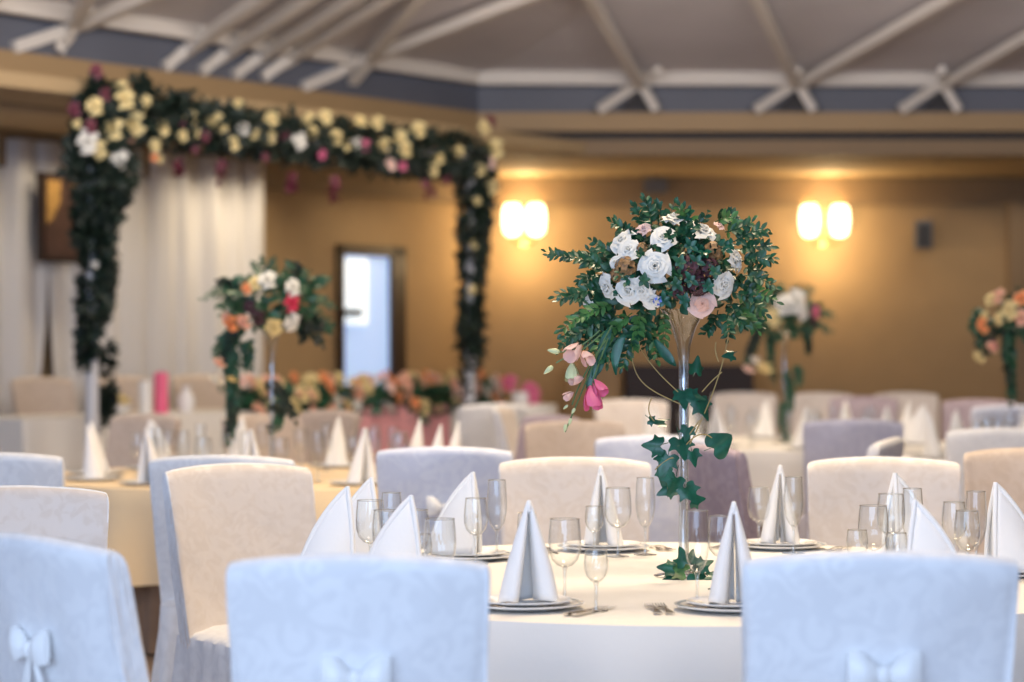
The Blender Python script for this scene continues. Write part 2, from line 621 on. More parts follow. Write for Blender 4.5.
cabinet(566, 622, 366, 23.4, 'amber', 'cabinet', 'narrow amber wood cabinet beside the dark sideboard', 1)

# ================================================================== CHAIRS
def rrect(hx, y0, y1, r, k=4):
    out = []
    for cx, cy, a0 in ((hx - r, y1 - r, 0), (-hx + r, y1 - r, 90), (-hx + r, y0 + r, 180), (hx - r, y0 + r, 270)):
        for i in range(k + 1):
            a = R(a0 + 90 * i / k)
            out.append((cx + r * math.cos(a), cy + r * math.sin(a)))
    return out


def dense(loop, step=.03):
    out = []
    for a, b in zip(loop, loop[1:] + loop[:1]):
        L = math.hypot(b[0] - a[0], b[1] - a[1])
        k = max(1, int(L / step))
        for i in range(k):
            out.append((a[0] + (b[0] - a[0]) * i / k, a[1] + (b[1] - a[1]) * i / k))
    return out


def chair_proto(seed, cover='cover', front_colour='beige'):
    """draped banquet chair facing +Y; the backrest top is 1.0 m up at the origin"""
    off = seed * 7.3
    def wr(x, y, z, amp):
        return amp * (noise.noise(Vector((x * 7 + off, y * 7, z * 4.5))) + .6 * noise.noise(Vector((x * 3 + z * 4 + off, 3, z * 9 - x * 5))))
    lean = lambda z: .05 - .115 * (z - .45) / .55
    base = dense(rrect(1, -1, 1, .35))
    rings = []
    zs = [.40, .46, .52, .58, .64, .70, .76, .82, .87, .91, .945, .97, .985, .995, 1.0]
    for z in zs:
        t = (z - .4) / .6
        hw = .245 + .022 * t
        hy = .042 - .014 * t
        top = max(0, (z - .965) / .035)
        ins = 1 - math.sqrt(max(0, 1 - top * top)) if top < 1 else 1
        ring = []
        for bx, by in rrect_back:
            x = bx * (hw - ins * .012)
            y = by * hy * (1 - ins)
            crown = .016 * (1 - bx * bx) - .010
            yy = y + lean(z) - .035 * (1 - bx * bx)
            amp = .009 * (1 if by < 0 else .6)
            zz = z + crown * max(0, min(1, (z - .75) / .22)) - .004 * abs(bx) ** 8 * max(0, (z - .9) / .1)
            ring.append((x + wr(by, z, x, .004), yy + wr(x, by * 2, z, amp), zz))
        rings.append(ring)
    mbk = MB().loft(rings, True, False)
    back = mbk.mesh('backrest_cover', M[cover])
    back.materials.append(M[front_colour])
    for pg in back.polygons:               # the lining goes on the sitter's side
        c = pg.center
        if pg.normal.y > .45 and abs(c.x) < .262:
            pg.material_index = 1
    # seat and skirt
    rings = []
    loop0 = dense(rrect(1, -1, 1, .25), .045)
    for i, z in enumerate([.475, .47, .455, .42, .36, .28, .20, .12, .05, .012]):
        t = max(0, (.46 - z) / .45)
        ins = (.05, .02, 0)[i] if i < 3 else 0
        hx = .242 + .035 * t - ins
        ring = []
        for j, (bx, by) in enumerate(loop0):
            a = math.atan2(by, bx)
            rip = t * .016 * math.sin(a * 17 + off) + t * .012 * math.sin(a * 9 + 1.7 * off)
            x = bx * (hx + rip)
            y = .18 + by * (.245 + .04 * t - ins + rip)
            ring.append((x + wr(x, y, z, .004), y, z))
        rings.append(ring)
    rings.insert(0, [(x * .75, .18 + (y - .18) * .75, .487) for x, y, z in rings[0]])
    skirt = MB().loft(rings[::-1], False, True).mesh('seat_cover', M[cover])
    # bow at the back
    zb = .768
    yb = lean(zb) - .035 - .04
    lobes = []
    kn = MB().lathe([(.0, -.018), (.011, -.016), (.016, 0), (.011, .016), (0, .018)], 12, (0, yb - .012, zb)).mesh('knot', M['ribbon'])
    for sx in (-1, 1):
        rings = []
        for i in range(8):
            u = i / 7
            hh = .012 + .030 * math.sin(min(1, u * 1.1) * math.pi * .62)
            dd = .006 + .014 * math.sin(math.pi * min(1, u * .95))
            cx = sx * (.008 + .062 * u)
            rings.append([(cx, yb - .012 + dd * math.sin(q * math.pi / 5), zb + .006 * u + hh * math.cos(q * math.pi / 5) * (1 - .25 * (1 if q in (5,) else 0))) for q in range(10)])
        lobes.append(('loop', MB().loft(rings if sx < 0 else [r[::-1] for r in rings]).mesh('loop', M['ribbon']), []))
        def tf(u, v, sx=sx):
            return Vector((sx * (.006 + .03 * v) + (u - .5) * (.014 + .022 * v), yb - .008 + .01 * v + .004 * math.sin(u * 6), zb - .01 - .085 * v + .01 * abs(u - .5) * v))
        lobes.append(('tail', MB().grid(tf, 4, 6).mesh('tail', M['ribbon']), []))
    kids = [('backrest_cover', back, []), ('seat_cover', skirt, [])]
    return kids, ('bow', kn, lobes)


rrect_back = [(x, y) for x, y in dense([(a / 1.0, b) for a, b in rrect(1, -1, 1, .12)], .1)]
PROTO = {None: [chair_proto(i) for i in range(4)]}
for nm, cv, ln in (('blue', 'window_blue', 'beige'), ('lavender', 'lavender', 'lavender'), ('mauve', 'mauve_cover', 'mauve_cover'), ('taupe', 'taupe', 'taupe')):
    PROTO[nm] = [chair_proto(i, cv, ln) for i in range(4)]  # tinted cover copies: window light and shade on chairs put into their colour


def chair(px, Y, face, lab, bow=False, z=0, v=0, group='covered banquet chairs', wide=1):
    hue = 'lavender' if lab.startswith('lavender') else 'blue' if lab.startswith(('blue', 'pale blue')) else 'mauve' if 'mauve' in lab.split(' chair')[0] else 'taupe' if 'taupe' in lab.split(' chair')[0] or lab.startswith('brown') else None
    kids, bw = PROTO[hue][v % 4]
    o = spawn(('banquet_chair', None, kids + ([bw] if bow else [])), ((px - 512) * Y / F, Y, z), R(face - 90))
    o.scale.x = wide
    return tag(o, lab, 'chair', group)


chair(875, 4.74, 91, 'white covered chair with a bow filling the lower right corner of the photo', True, v=0)
chair(361, 4.67, 88, 'white covered chair with a bow at the bottom, just left of the two-lobed napkin', True, v=1, wide=.94)
chair(72, 5.1, 42, 'turned white covered chair with a hanging bow at the lower left corner', True, v=2)
chair(12, 6.7, 283, 'cream brocade chair just behind the turned chair with the bow at lower left', v=3)
chair(-4, 9.0, 88, 'bluish covered chair cut by the left photo edge, beside the left rear table', v=1)
chair(226, 8.8, 84, 'bluish covered chair with its back to us in front of the left rear table', v=2)
chair(246, 8.0, 303, 'cream covered chair at the left side of the centre table, seat towards the table', v=0)
chair(445, 9.5, 90, 'pale blue daylit covered chair with a bow seen between the napkins, behind the centre table', True, v=3)
chair(575, 8.45, 270, 'cream covered chair facing us behind the centre table, left of the bouquet stem', v=1)
chair(884, 8.45, 263, 'cream covered chair facing us behind the centre table, right of the bouquet stem', v=2)
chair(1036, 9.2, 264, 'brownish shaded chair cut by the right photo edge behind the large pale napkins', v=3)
chair(1000, 11.66, 88, 'greyish covered chair with its back to us before the far right bouquet table', v=0)
chair(1010, 16.0, 92, 'pale blue daylit chair back at the right photo edge below the far right bouquet', v=1)
chair(978, 17.6, 250, 'small mauve chair back below the far right bouquet, beside the pale blue daylit chair', v=2)
chair(852, 13.0, 90, 'lavender blue dimly lit chair back in front of the right rear bouquet table', v=3)
chair(872, 10.4, 160, 'side-turned white chair with rounded cover right behind the right cream chair', v=1)
chair(632, 17.6, 270, 'cream chair far back in front of the dark sideboard, left of the bouquet stem', v=0)
chair(577, 12.6, 281, 'taupe chair facing us under the hanging pink flowers', v=2)
chair(655, 10.7, 90, 'blue daylit chair back partly hidden behind the ivy on the glass stem', v=3)
chair(720, 9.7, 25, 'mauve draped chair seen from the side, right behind the ivy stem', v=1)
chair(513, 15.6, 350, 'cream side-turned chair just right of the flower arch post', v=0)
chair(543, 13.6, 215, 'mauve shaded chair between the arch post and the hanging pink flowers', v=2)
chair(489, 16.4, 120, 'grey draped chair right at the foot of the right arch post', v=3)
chair(138, 13.7, 232, 'taupe chair facing us behind the left rear table, below the left arch post', v=1)
chair(268, 13.8, 312, 'taupe chair facing us behind the stem of the left bouquet', v=2)
chair(322, 14.7, 225, 'taupe chair facing us right of the left bouquet, before the pink drape', v=0)
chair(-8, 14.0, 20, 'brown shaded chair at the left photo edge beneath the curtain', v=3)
chair(745, 20.2, 270, 'small cream chair far back right of the dark sideboard', v=1)
chair(822, 20.0, 270, 'small cream chair far back under the twin wall lamp on the bare wall', v=2)
chair(907, 20.1, 270, 'small cream chair far back beneath the grey wall speaker', v=3)
chair(862, 18.6, 250, 'mauve chair far back between two small cream chairs', v=0)
for s_, lab in ((-1.05, 'taupe chair at the end of the top table, left of the arch post'), (-.1, 'taupe chair at the top table just right of the left arch post'),
                (.75, 'taupe chair at the top table behind the white and pink candles'), (1.65, 'taupe chair at the top table behind the left bouquet')):
    p = wp(s_, .62)
    chair(proj(p)[0], p.y, math.degrees(math.atan2(n.y, n.x)) - 12, lab, z=.15, group='chairs along the top table')

# ================================================================== TABLES
def table(C, r, lab, clab, seed=0, drop=.42, cm='cloth'):
    e = empty('round_table', C)
    tag(e, lab, 'table', 'round banquet tables')
    MB().lathe([(0, .715), (r - .05, .715), (r - .05, .742), (0, .742)], 64).build('tabletop', M['underskirt'], e)
    for k in range(4):
        a = R(45 + 90 * k)
        MB().tube([(math.cos(a) * r * .6, math.sin(a) * r * .6, 0), (math.cos(a) * r * .55, math.sin(a) * r * .55, .715)], .02, 8).build('leg', M['steel'], e)
    def sk(u, v):
        a = 2 * math.pi * u
        rr = r - .06 + (1 - v) * .04 + .014 * math.sin(a * 70) * (.4 + .6 * (1 - v)) 
        return Vector((rr * math.cos(a), rr * math.sin(a), .01 + v * .70))
    MB().grid(sk, 420, 4).build('underskirt', M['underskirt'], e)
    rr_ = random.Random(seed)
    ph = [rr_.uniform(0, 6) for _ in range(4)]
    b = MB()
    N = 256
    rings = [[(r * k * math.cos(2 * math.pi * i / N), r * k * math.sin(2 * math.pi * i / N), .75) for i in range(N)] for k in (.02, .3, .6, .9, .98, .994)]
    for j in range(1, 13):
        t = j / 12
        ring = []
        for i in range(N):
            a = 2 * math.pi * i / N
            fold = .5 + .5 * math.sin(a * 14 + ph[0] + .8 * math.sin(a * 3 + ph[1]))
            fold = fold ** 1.5 * (.13 if cm == 'champagne' else .075) + .02 * math.sin(a * 23 + ph[2])
            q = r + .004 + t ** 1.1 * (.02 + fold) + .006 * math.sin(min(1, t * 6) * math.pi / 2)
            ring.append((q * math.cos(a), q * math.sin(a), .75 - .012 * min(1, t * 12) - (drop + .02 * math.sin(a * 5 + ph[3])) * t ** 1.02))
        rings.append(ring)
    b.loft(rings[::-1], False, True)
    c = b.build('tablecloth', M[cm])
    c.location = C
    tag(c, clab, 'tablecloth', 'white round tablecloths')


T1 = Vector((.476, 6.78, 0))
T2 = Vector((-1.19, 12.0, 0))
T4 = Vector((1.80, 16.0, 0))
T5 = Vector((3.3, 13.7, 0))
table(T1, 1.2, 'round banquet table carrying the sharp central bouquet', 'cream white tablecloth on the centre table with the sharp bouquet', 1, .62)
table(T2, 1.2, 'round banquet table under the left rear bouquet', 'champagne tablecloth in loose folds on the left rear table', 2, cm='champagne')
table(T4, 1.2, 'round banquet table under the right rear bouquet', 'cream tablecloth on the table of the right rear bouquet', 3)
table(T5, 1.2, 'round banquet table at the far right edge', 'cream tablecloth on the far right table cut by the photo edge', 4)

# --- tableware prototypes
def wine_proto(kind):
    if kind == 'water_goblet':
        H, bz, prof = .21, .088, [(.004, .088), (.020, .093), (.034, .108), (.0405, .130), (.0415, .155), (.0395, .185), (.037, .21)]
    elif kind == 'champagne_flute':
        H, bz, prof = .238, .085, [(.004, .085), (.014, .092), (.024, .112), (.0295, .14), (.031, .17), (.029, .205), (.0265, .238)]
    elif kind == 'wine_glass':
        H, bz, prof = .195, .085, [(.004, .085), (.018, .09), (.030, .104), (.0355, .125), (.0355, .15), (.033, .175), (.0305, .195)]
    else:
        H, bz, prof = .15, .070, [(.004, .070), (.014, .074), (.024, .086), (.029, .104), (.0295, .122), (.0275, .138), (.026, .15)]
    fr = .036 if kind != 'liqueur_glass' else .030
    bowl = MB().lathe(prof, 32).mesh('bowl', M['glass'])
    R_, zr = prof[-1]
    rim = MB().lathe([(R_ - .0006, zr - .0006), (R_ + .0008, zr - .0006), (R_ + .0008, zr + .0009), (R_ - .0006, zr + .0009), (R_ - .0006, zr - .0006)], 32).mesh('rim', M['rim'])
    st = MB().lathe([(.006, .004), (.0042, .012), (.0036, bz * .5), (.0045, bz - .008), (.008, bz + .001), (.0, bz + .004)], 12, cap0=True).mesh('stem', M['stem'])
    ft = MB().lathe([(0, 0), (fr, 0), (fr, .0016), (fr * .5, .003), (.006, .006), (0, .006)], 32).mesh('foot', M['glass'])
    return (kind, None, [('bowl', bowl, [('rim', rim, [])]), ('stem', st, []), ('foot', ft, [])])


GL = {k: wine_proto(k) for k in ('water_goblet', 'champagne_flute', 'wine_glass', 'liqueur_glass')}


def plate_proto(name, r, h, band):
    prof = [(0, .004), (r * .62, .004), (r * .70, .010), (r * .97, h), (r, h + .0015), (r * .99, h - .002), (r * .72, .004), (r * .60, 0), (0, 0)]
    p = MB().lathe(prof[::-1], 48).mesh(name, M['plate'])
    bd = MB().lathe([(r * .90, h * .86 + .0012), (r * .96, h + .0008), (r * .96, h + .0012), (r * .90, h * .86 + .0018)], 48).mesh('rim_band', M['rimband'])
    return (name, p, [('rim_band', bd, [])] if band else [])


CH = plate_proto('charger_plate', .148, .014, True)
PL = plate_proto('dinner_plate', .118, .013, False)


def fork_mesh():
    b = MB()
    L = .19
    b.loft([[(sx * w_, y, z + sz * t) for sx, sz in ((-1, -1), (1, -1), (1, 1), (-1, 1))] for y, w_, z, t in
            ((-.095, .010, .003, .0013), (-.07, .009, .004, .0014), (-.02, .0035, .006, .0014), (.02, .004, .005, .0012), (.035, .011, .004, .001), (.05, .0125, .003, .001))])
    for k in range(4):
        x = -.0102 + k * .0068
        b.loft([[(x + sx * w_, y, z + sz * .0009) for sx, sz in ((-1, -1), (1, -1), (1, 1), (-1, 1))] for y, w_, z in
                ((.048, .0022, .003), (.075, .0019, .0035), (.098, .0011, .007))])
    return ('fork', b.mesh('fork', M['steel']), [])


def knife_mesh():
    h = MB().loft([[(sx * w_, y, .0035 + sz * t) for sx, sz in ((-1, -1), (1, -1), (1, 1), (-1, 1))] for y, w_, t in
                   ((-.11, .006, .002), (-.105, .0085, .003), (-.04, .007, .0028), (-.02, .0055, .0024))]).mesh('handle', M['steel'])
    b = MB().loft([[(x0, y, .0025), (x1, y, .003), (x1, y, .0042), (x0, y, .0037)] for y, x0, x1 in
                   ((-.022, -.005, .005), (0, -.009, .006), (.06, -.010, .006), (.095, -.006, .006), (.112, .003, .006))]).mesh('knife', M['steel'])
    return ('knife', b, [('handle', h, [])])


FK, KN = fork_mesh(), knife_mesh()


def napkin_mesh(h, a, f, b, bulge=.012, seed=0):
    """starched square stood up as a tent: tip above the open front, ridge falling back; opening faces +Y"""
    r = random.Random(seed)
    mb = MB()
    tip = Vector((0, f * .55, h))
    def wing(sx, inset, fo):
        Lp = Vector((sx * a, f + fo, 0))
        B = Vector((0, -b, 0))
        def fn(u, v):
            # u from ridge to base edge, v from front to back
            ridge = tip.lerp(B + Vector((sx * .004, 0, .0)), v) + Vector((0, -.012 * math.sin(math.pi * v), .018 * math.sin(math.pi * v)))
            base = Lp.lerp(B + Vector((sx * .012, 0, 0)), v) + Vector((sx * .03 * math.sin(math.pi * v), 0, 0))
            p = ridge.lerp(base, u)
            p += Vector((sx * (bulge * math.sin(math.pi * u) - inset), bulge * .5 * math.sin(math.pi * u) * (1 - v), 0))
            if sx * p.x < .002 and u < .3:
                p.x = sx * .002
            return p
        return fn
    for sx in (-1, 1):
        for inset, fo in ((0, 0), (.010, -.014)):
            t0 = MB().grid(wing(sx, inset, fo), 8, 9)
            mb.add(t0.v, t0.f)
    # rounded fold along the ridge and up at the tip
    P = [tip.lerp(Vector((0, -b, 0)), v) + Vector((0, -.012 * math.sin(math.pi * v), .018 * math.sin(math.pi * v))) for v in [i / 9 for i in range(10)]]
    mb.tube([p - Vector((0, 0, .002)) for p in P], [.005] + [.007] * 8 + [.004], 8)
    # thick hemmed front edges
    for sx in (-1, 1):
        g = wing(sx, 0, 0)
        mb.tube([g(i / 8, 0) for i in range(9)], [.005] + [.006] * 8, 8)
    me = mb.mesh('folded_napkin', M['napkin'])
    return me


def napkin_lobes(h, al, ar, b, gap=24, seed=0):
    """rolled stand-up fold: a cone of cloth whose two lobes part in front (+Y) along a narrow slit"""
    mb = MB()
    for sx, a in ((-1, al), (1, ar)):
        for inner in (0, 1):
            def fn(u, v):
                w_ = (1 - v) ** .92 * (1 + .10 * math.sin(v * math.pi)) + .03
                ph = R(180 - gap * (1 - .75 * v)) * u
                k = 1 - .16 * inner
                x = sx * a * w_ * math.sin(ph) * k + sx * .0015
                y = -b * w_ * math.cos(ph) * k
                if u > .8:                      # lip rolled in
                    y -= b * w_ * .75 * ((u - .8) / .2) ** 2
                x += (ar - al) * -.15 * w_ * 0
                return Vector((x, y + .03 * v, h * v * (1 - .02 * inner) + .004 * math.sin(u * 9 + sx) * (1 - v)))
            g = MB().grid(fn, 16, 14)
            mb.add(g.v, g.f)
    mb.lathe([(.0, h + .001), (.005, h - .004), (.0065, h - .02), (0, h - .03)], 10, (0, .03, 0))
    return mb.mesh('folded_napkin', M['napkin'])


NAP = [napkin_lobes(.25, .085, .062, .055, 17), napkin_mesh(.245, .045, .03, .125, .010, 2), napkin_lobes(.25, .06, .06, .05, 14)]


def put(tree, p, rz, phrase, cat, group, scale=1):
    if not in_view(p):
        return None
    o = spawn(tree, p, rz, scale)
    series(phrase, o, p, cat, group)
    return o


def napkin(p, rz, v, lab=None, scale=1, phrase='', group='folded napkins'):
    o = bpy.data.objects.new('folded_napkin', NAP[v])
    COL.objects.link(o)
    o.location = p
    o.rotation_euler = (0, 0, rz)
    o.scale = (scale,) * 3
    sm = o.modifiers.new('thick', 'SOLIDIFY')
    sm.thickness = .0022
    sm.offset = 0
    if lab:
        tag(o, lab, 'napkin', group)
    else:
        series(phrase, o, p, 'napkin', group)
    return o


TZ = .7515
PZ = TZ + .018
# centre table: napkins (x, y, opening direction in degrees, mesh, label)
SET1 = [
    (.030, 5.97, 292, 0, 'white two-lobed napkin on the near table edge, left of the bouquet stem'),
    (.545, 5.93, 262, 2, 'white two-lobed napkin right beside the large flute, in front of the bouquet foot'),
    (-.465, 6.60, 5, 1, 'white napkin sloping like a sail, outermost at the left of the centre table'),
    (-.425, 7.03, 10, 1, 'white napkin tip just behind the outermost left sail napkin'),
    (-.275, 6.20, 15, 1, 'white napkin with a double fold beside the front left goblet of the centre table'),
    (-.135, 7.34, 350, 1, 'white napkin with a steep tip in front of the pale blue daylit chair with bow'),
    (.290, 7.66, 250, 2, 'slim white napkin in front of the cream chair behind the centre table'),
    (.855, 7.72, 265, 2, 'broad white napkin right of the bouquet foot, behind a flute'),
    (1.17, 7.30, 200, 1, 'white napkin tip seen through the glasses before the right cream chair'),
    (1.02, 6.02, 165, 1, 'white napkin sloping away to the right just behind the lower right chair'),
    (1.375, 6.80, 185, 1, 'large pale napkin at the right photo edge behind the last glasses'),
]
SAY1 = 'on the centre table'
for i, (x, y, rz, v, lab) in enumerate(SET1):
    p = Vector((x, y, TZ))
    to = math.atan2(T1.y - y, T1.x - x)
    rr = to - math.pi / 2
    put(CH, p, rr, 'white plate with a dark rim band ' + SAY1, 'plate', 'charger plates on the centre table')
    put(PL, p + Vector((0, 0, .0088)), rr, 'smaller white plate under a napkin ' + SAY1, 'plate', 'dinner plates on the centre table')
    napkin(p + Vector((0, 0, .0165)), R(rz) - math.pi / 2, v, lab, group='napkins on the centre table')
    sd = Vector((math.cos(rr), math.sin(rr), 0))
    for k, (tree, dx) in enumerate(((FK, -.172), (KN, .172), (KN, .195), (FK, -.20))):
        q = p + sd * dx + Vector((0, 0, .0005))
        if (q.xy - T1.xy).length > 1.12:
            continue
        nm = tree[0]
        put(tree, q, rr, ('steel fork beside a plate ' if nm == 'fork' else 'steel knife beside a plate ') + SAY1, nm, nm + 's on the centre table')
GS = [('water_goblet', .133, 6.10), ('liqueur_glass', .205, 5.90), ('champagne_flute', .459, 6.00), ('wine_glass', .555, 6.42), ('wine_glass', .785, 7.70),
      ('champagne_flute', .875, 7.52), ('water_goblet', .325, 7.42), ('champagne_flute', .412, 7.48), ('liqueur_glass', .255, 7.48), ('champagne_flute', -.046, 7.36),
      ('wine_glass', -.107, 7.16), ('liqueur_glass', .045, 7.18), ('water_goblet', -.182, 6.10), ('water_goblet', -.40, 6.83), ('water_goblet', -.33, 6.42),
      ('champagne_flute', -.335, 6.72), ('wine_glass', -.262, 6.66), ('water_goblet', 1.115, 7.12), ('water_goblet', .985, 6.60), ('champagne_flute', 1.145, 6.92),
      ('liqueur_glass', 1.02, 6.42), ('wine_glass', 1.275, 6.98), ('champagne_flute', 1.30, 6.78), ('liqueur_glass', -.24, 6.38), ('wine_glass', 1.245, 6.62), ('liqueur_glass', .93, 6.52)]
GN = {'water_goblet': 'wide clear water goblet', 'champagne_flute': 'tall clear champagne flute', 'wine_glass': 'rounded clear wine glass', 'liqueur_glass': 'short clear stemmed glass'}
for k, x, y in GS:
    put(GL[k], Vector((x, y, TZ)), 0, GN[k] + ' on the centre table', 'glass', 'glasses on the centre table')

# other tables
def lay(C, nset, a0, say, seed, skip=lambda a: False, pick=None):
    r = random.Random(seed)
    for i in range(nset):
        a = R(a0 + 360 * i / nset)
        for rr_, what in ((.90, 'set'), (.66, 'g1'), (.60, 'g2')):
            aa = a + {'set': 0, 'g1': .16, 'g2': -.10}[what]
            p = C + Vector((math.cos(aa) * rr_, math.sin(aa) * rr_, TZ))
            if what == 'set':
                put(CH, p, 0, 'white plate ' + say, 'plate', 'plates ' + say)
                if in_view(p):
                    napkin(p + Vector((0, 0, .005)), a + math.pi / 2 + r.uniform(-.5, .5) + math.pi, r.choice((0, 1, 2)), None, 1.04, 'pointed white napkin ' + say, 'napkins ' + say)
            else:
                k = 'water_goblet' if what == 'g1' else 'champagne_flute'
                put(GL[k], p, 0, GN[k] + ' ' + say, 'glass', 'glasses ' + say)
lay(T2, 11, 8, 'on the left rear table', 3)
lay(T4, 10, 20, 'on the table with the right rear bouquet', 4)
lay(T5, 11, 5, 'on the far right table', 5)

# ================================================================== FLOWERS
def rose_mesh(name, m, seed, petals=22, k=5, openness=1.0):
    r = random.Random(seed)
    mb = MB()
    for i in range(petals):
        t = i / (petals - 1)
        th = i * 2.39996 + r.uniform(-.2, .2)
        span = 1.25 - .5 * t + r.uniform(-.1, .1)
        ri = .06 + .30 * t                                  # how far out the petal stands at half height
        rt = ri + (.03 + .56 * t ** 1.6) * openness         # reach of its lip
        hh = .80 - .36 * t ** 1.3 + r.uniform(-.03, .03)
        lip = (.03 + .20 * t) * r.uniform(.8, 1.2)
        point = r.uniform(.01, .05) * (.3 + t)
        tilt = r.uniform(-.06, .06)
        def fn(u, v):
            uu = 2 * u - 1
            wv = math.sin(min(1, v * .85 + .18) * math.pi * .60)
            ang = th + uu * span * wv
            rad = ri * (.35 + .65 * min(1, v * 2.2) ** .7) + (rt - ri) * max(0, v - .25) / .75
            cv = max(0, v - .62) / .38
            rad += lip * cv ** 2 * (.6 + .6 * uu * uu)
            z = hh * math.sin(min(1, v * 1.02) * math.pi / 2) ** 1.1 - lip * .75 * cv ** 2 * (.5 + abs(uu)) - .09 * uu * uu * v * (.3 + t)
            z += point * (1 - abs(uu)) * cv + tilt * uu * v
            return Vector((rad * math.cos(ang), rad * math.sin(ang), z - .15))
        g = MB().grid(fn, k, k)
        mb.add(g.v, g.f)
    me = mb.mesh(name, m)
    return me


ROSE = {}
def rose_of(kind, far=False, i=0):
    key = (kind, far, i % 3)
    if key not in ROSE:
        ROSE[key] = rose_mesh('rose', M[kind], i % 3 + 11, 12 if far else 24, 3 if far else 6, .85 + .12 * (i % 3))
    return ROSE[key]


def place_on_axis(o, p, axis, r, spin=0):
    o.matrix_basis = Matrix.Translation(p) @ axis.to_track_quat('Z', 'Y').to_matrix().to_4x4() @ Matrix.Rotation(spin, 4, 'Z') @ Matrix.Diagonal((r, r, r, 1))


def rose(parent, p, axis, r, kind, far=False, i=0, name='rose', spin=0):
    o = bpy.data.objects.new(name, rose_of(kind, far, i))
    COL.objects.link(o)
    o.parent = parent
    place_on_axis(o, p, axis, r, spin)
    return o


def leaf(mb, p, dirv, nrm, L, W, fold=.25, droop=.15):
    dirv = dirv.normalized()
    s = dirv.cross(nrm)
    if s.length < 1e-3:
        s = dirv.cross(Vector((0, 0, 1)))
    s.normalize()
    nn = s.cross(dirv).normalized()
    prof = ((0, .05), (.25, .8), (.55, 1), (.82, .6), (1, .02))
    v = []
    for t, w_ in prof:
        c = p + dirv * L * t - nn * droop * L * t * t
        v += [c - s * W * .5 * w_ + nn * fold * W * .5 * w_, c, c + s * W * .5 * w_ + nn * fold * W * .5 * w_]
    f = []
    for i in range(4):
        a = i * 3
        f += [(a, a + 1, a + 4, a + 3), (a + 1, a + 2, a + 5, a + 4)]
    mb.add(v, f)


def bez(P, k):
    out = []
    m = len(P) - 1
    for i in range(k + 1):
        t = i / k
        Q = [Vector(p) for p in P]
        for a in range(m):
            Q = [Q[j].lerp(Q[j + 1], t) for j in range(len(Q) - 1)]
        out.append(Q[0])
    return out


def sprig(parent, P, m, L=.026, W=.013, step=.013, seed=0, name='leafy_sprig'):
    r = random.Random(seed)
    tot = sum((Vector(a) - Vector(b)).length for a, b in zip(P, P[1:]))
    k = max(4, int(tot / step))
    C = bez(P, k)
    mb = MB()
    mb.tube(C, [.0016 * (1 - .5 * i / k) for i in range(k + 1)], 4)
    for i in range(1, k + 1):
        t = (C[i] - C[i - 1]).normalized()
        side = t.cross(Vector((r.uniform(-.6, .6), -1, r.uniform(-.3, .9)))).normalized()
        for sg in ((-1, 1) if i < k else (0,)):
            dv = t * r.uniform(.5, .9) + side * sg * r.uniform(.6, 1) + Vector((r.uniform(-.3, .3), r.uniform(-.5, .2), r.uniform(-.2, .3)))
            nr = Vector((r.uniform(-.5, .5), -1, r.uniform(.1, 1.0)))
            sc_ = (1 - .35 * (i / k)) * r.uniform(.8, 1.15)
            leaf(mb, C[i], dv, nr, L * sc_, W * sc_, .3, r.uniform(0, .3))
    return mb.build(name, M[m], parent)


def leaf_mass(parent, fpos, N, L, W, m, seed, name='foliage', stuff=True):
    r = random.Random(seed)
    mb = MB()
    for _ in range(N):
        p, out = fpos(r)
        dv = out + Vector((r.uniform(-1, 1), r.uniform(-1, 1), r.uniform(-.8, .8)))
        nr = out + Vector((r.uniform(-.6, .6), r.uniform(-.9, .1), r.uniform(0, .8)))
        s_ = r.uniform(.7, 1.25)
        leaf(mb, p, dv, nr, L * s_, W * s_, .25, r.uniform(0, .4))
    o = mb.build(name, M[m], parent)
    if stuff:
        o['kind'] = 'stuff'
    return o


def hydrangea(parent, p, axis, rad, m, seed, fl=26):
    r = random.Random(seed)
    mb = MB()
    for i in range(fl):
        z = 1 - 1.3 * (i + .5) / fl
        a = i * 2.4
        q = math.sqrt(max(0, 1 - z * z))
        nn = Vector((q * math.cos(a), q * math.sin(a), z))
        c = nn * rad * r.uniform(.85, 1.08)
        t1 = nn.orthogonal().normalized()
        t2 = nn.cross(t1)
        a0 = r.uniform(0, 6)
        for k in range(4):
            aa = a0 + k * math.pi / 2
            dv = t1 * math.cos(aa) + t2 * math.sin(aa) + nn * .35
            leaf(mb, c, dv, nn, rad * .42, rad * .36, .15, .2)
    o = mb.build('hydrangea_head', M[m], parent)
    place_on_axis(o, p, axis, 1)
    return o


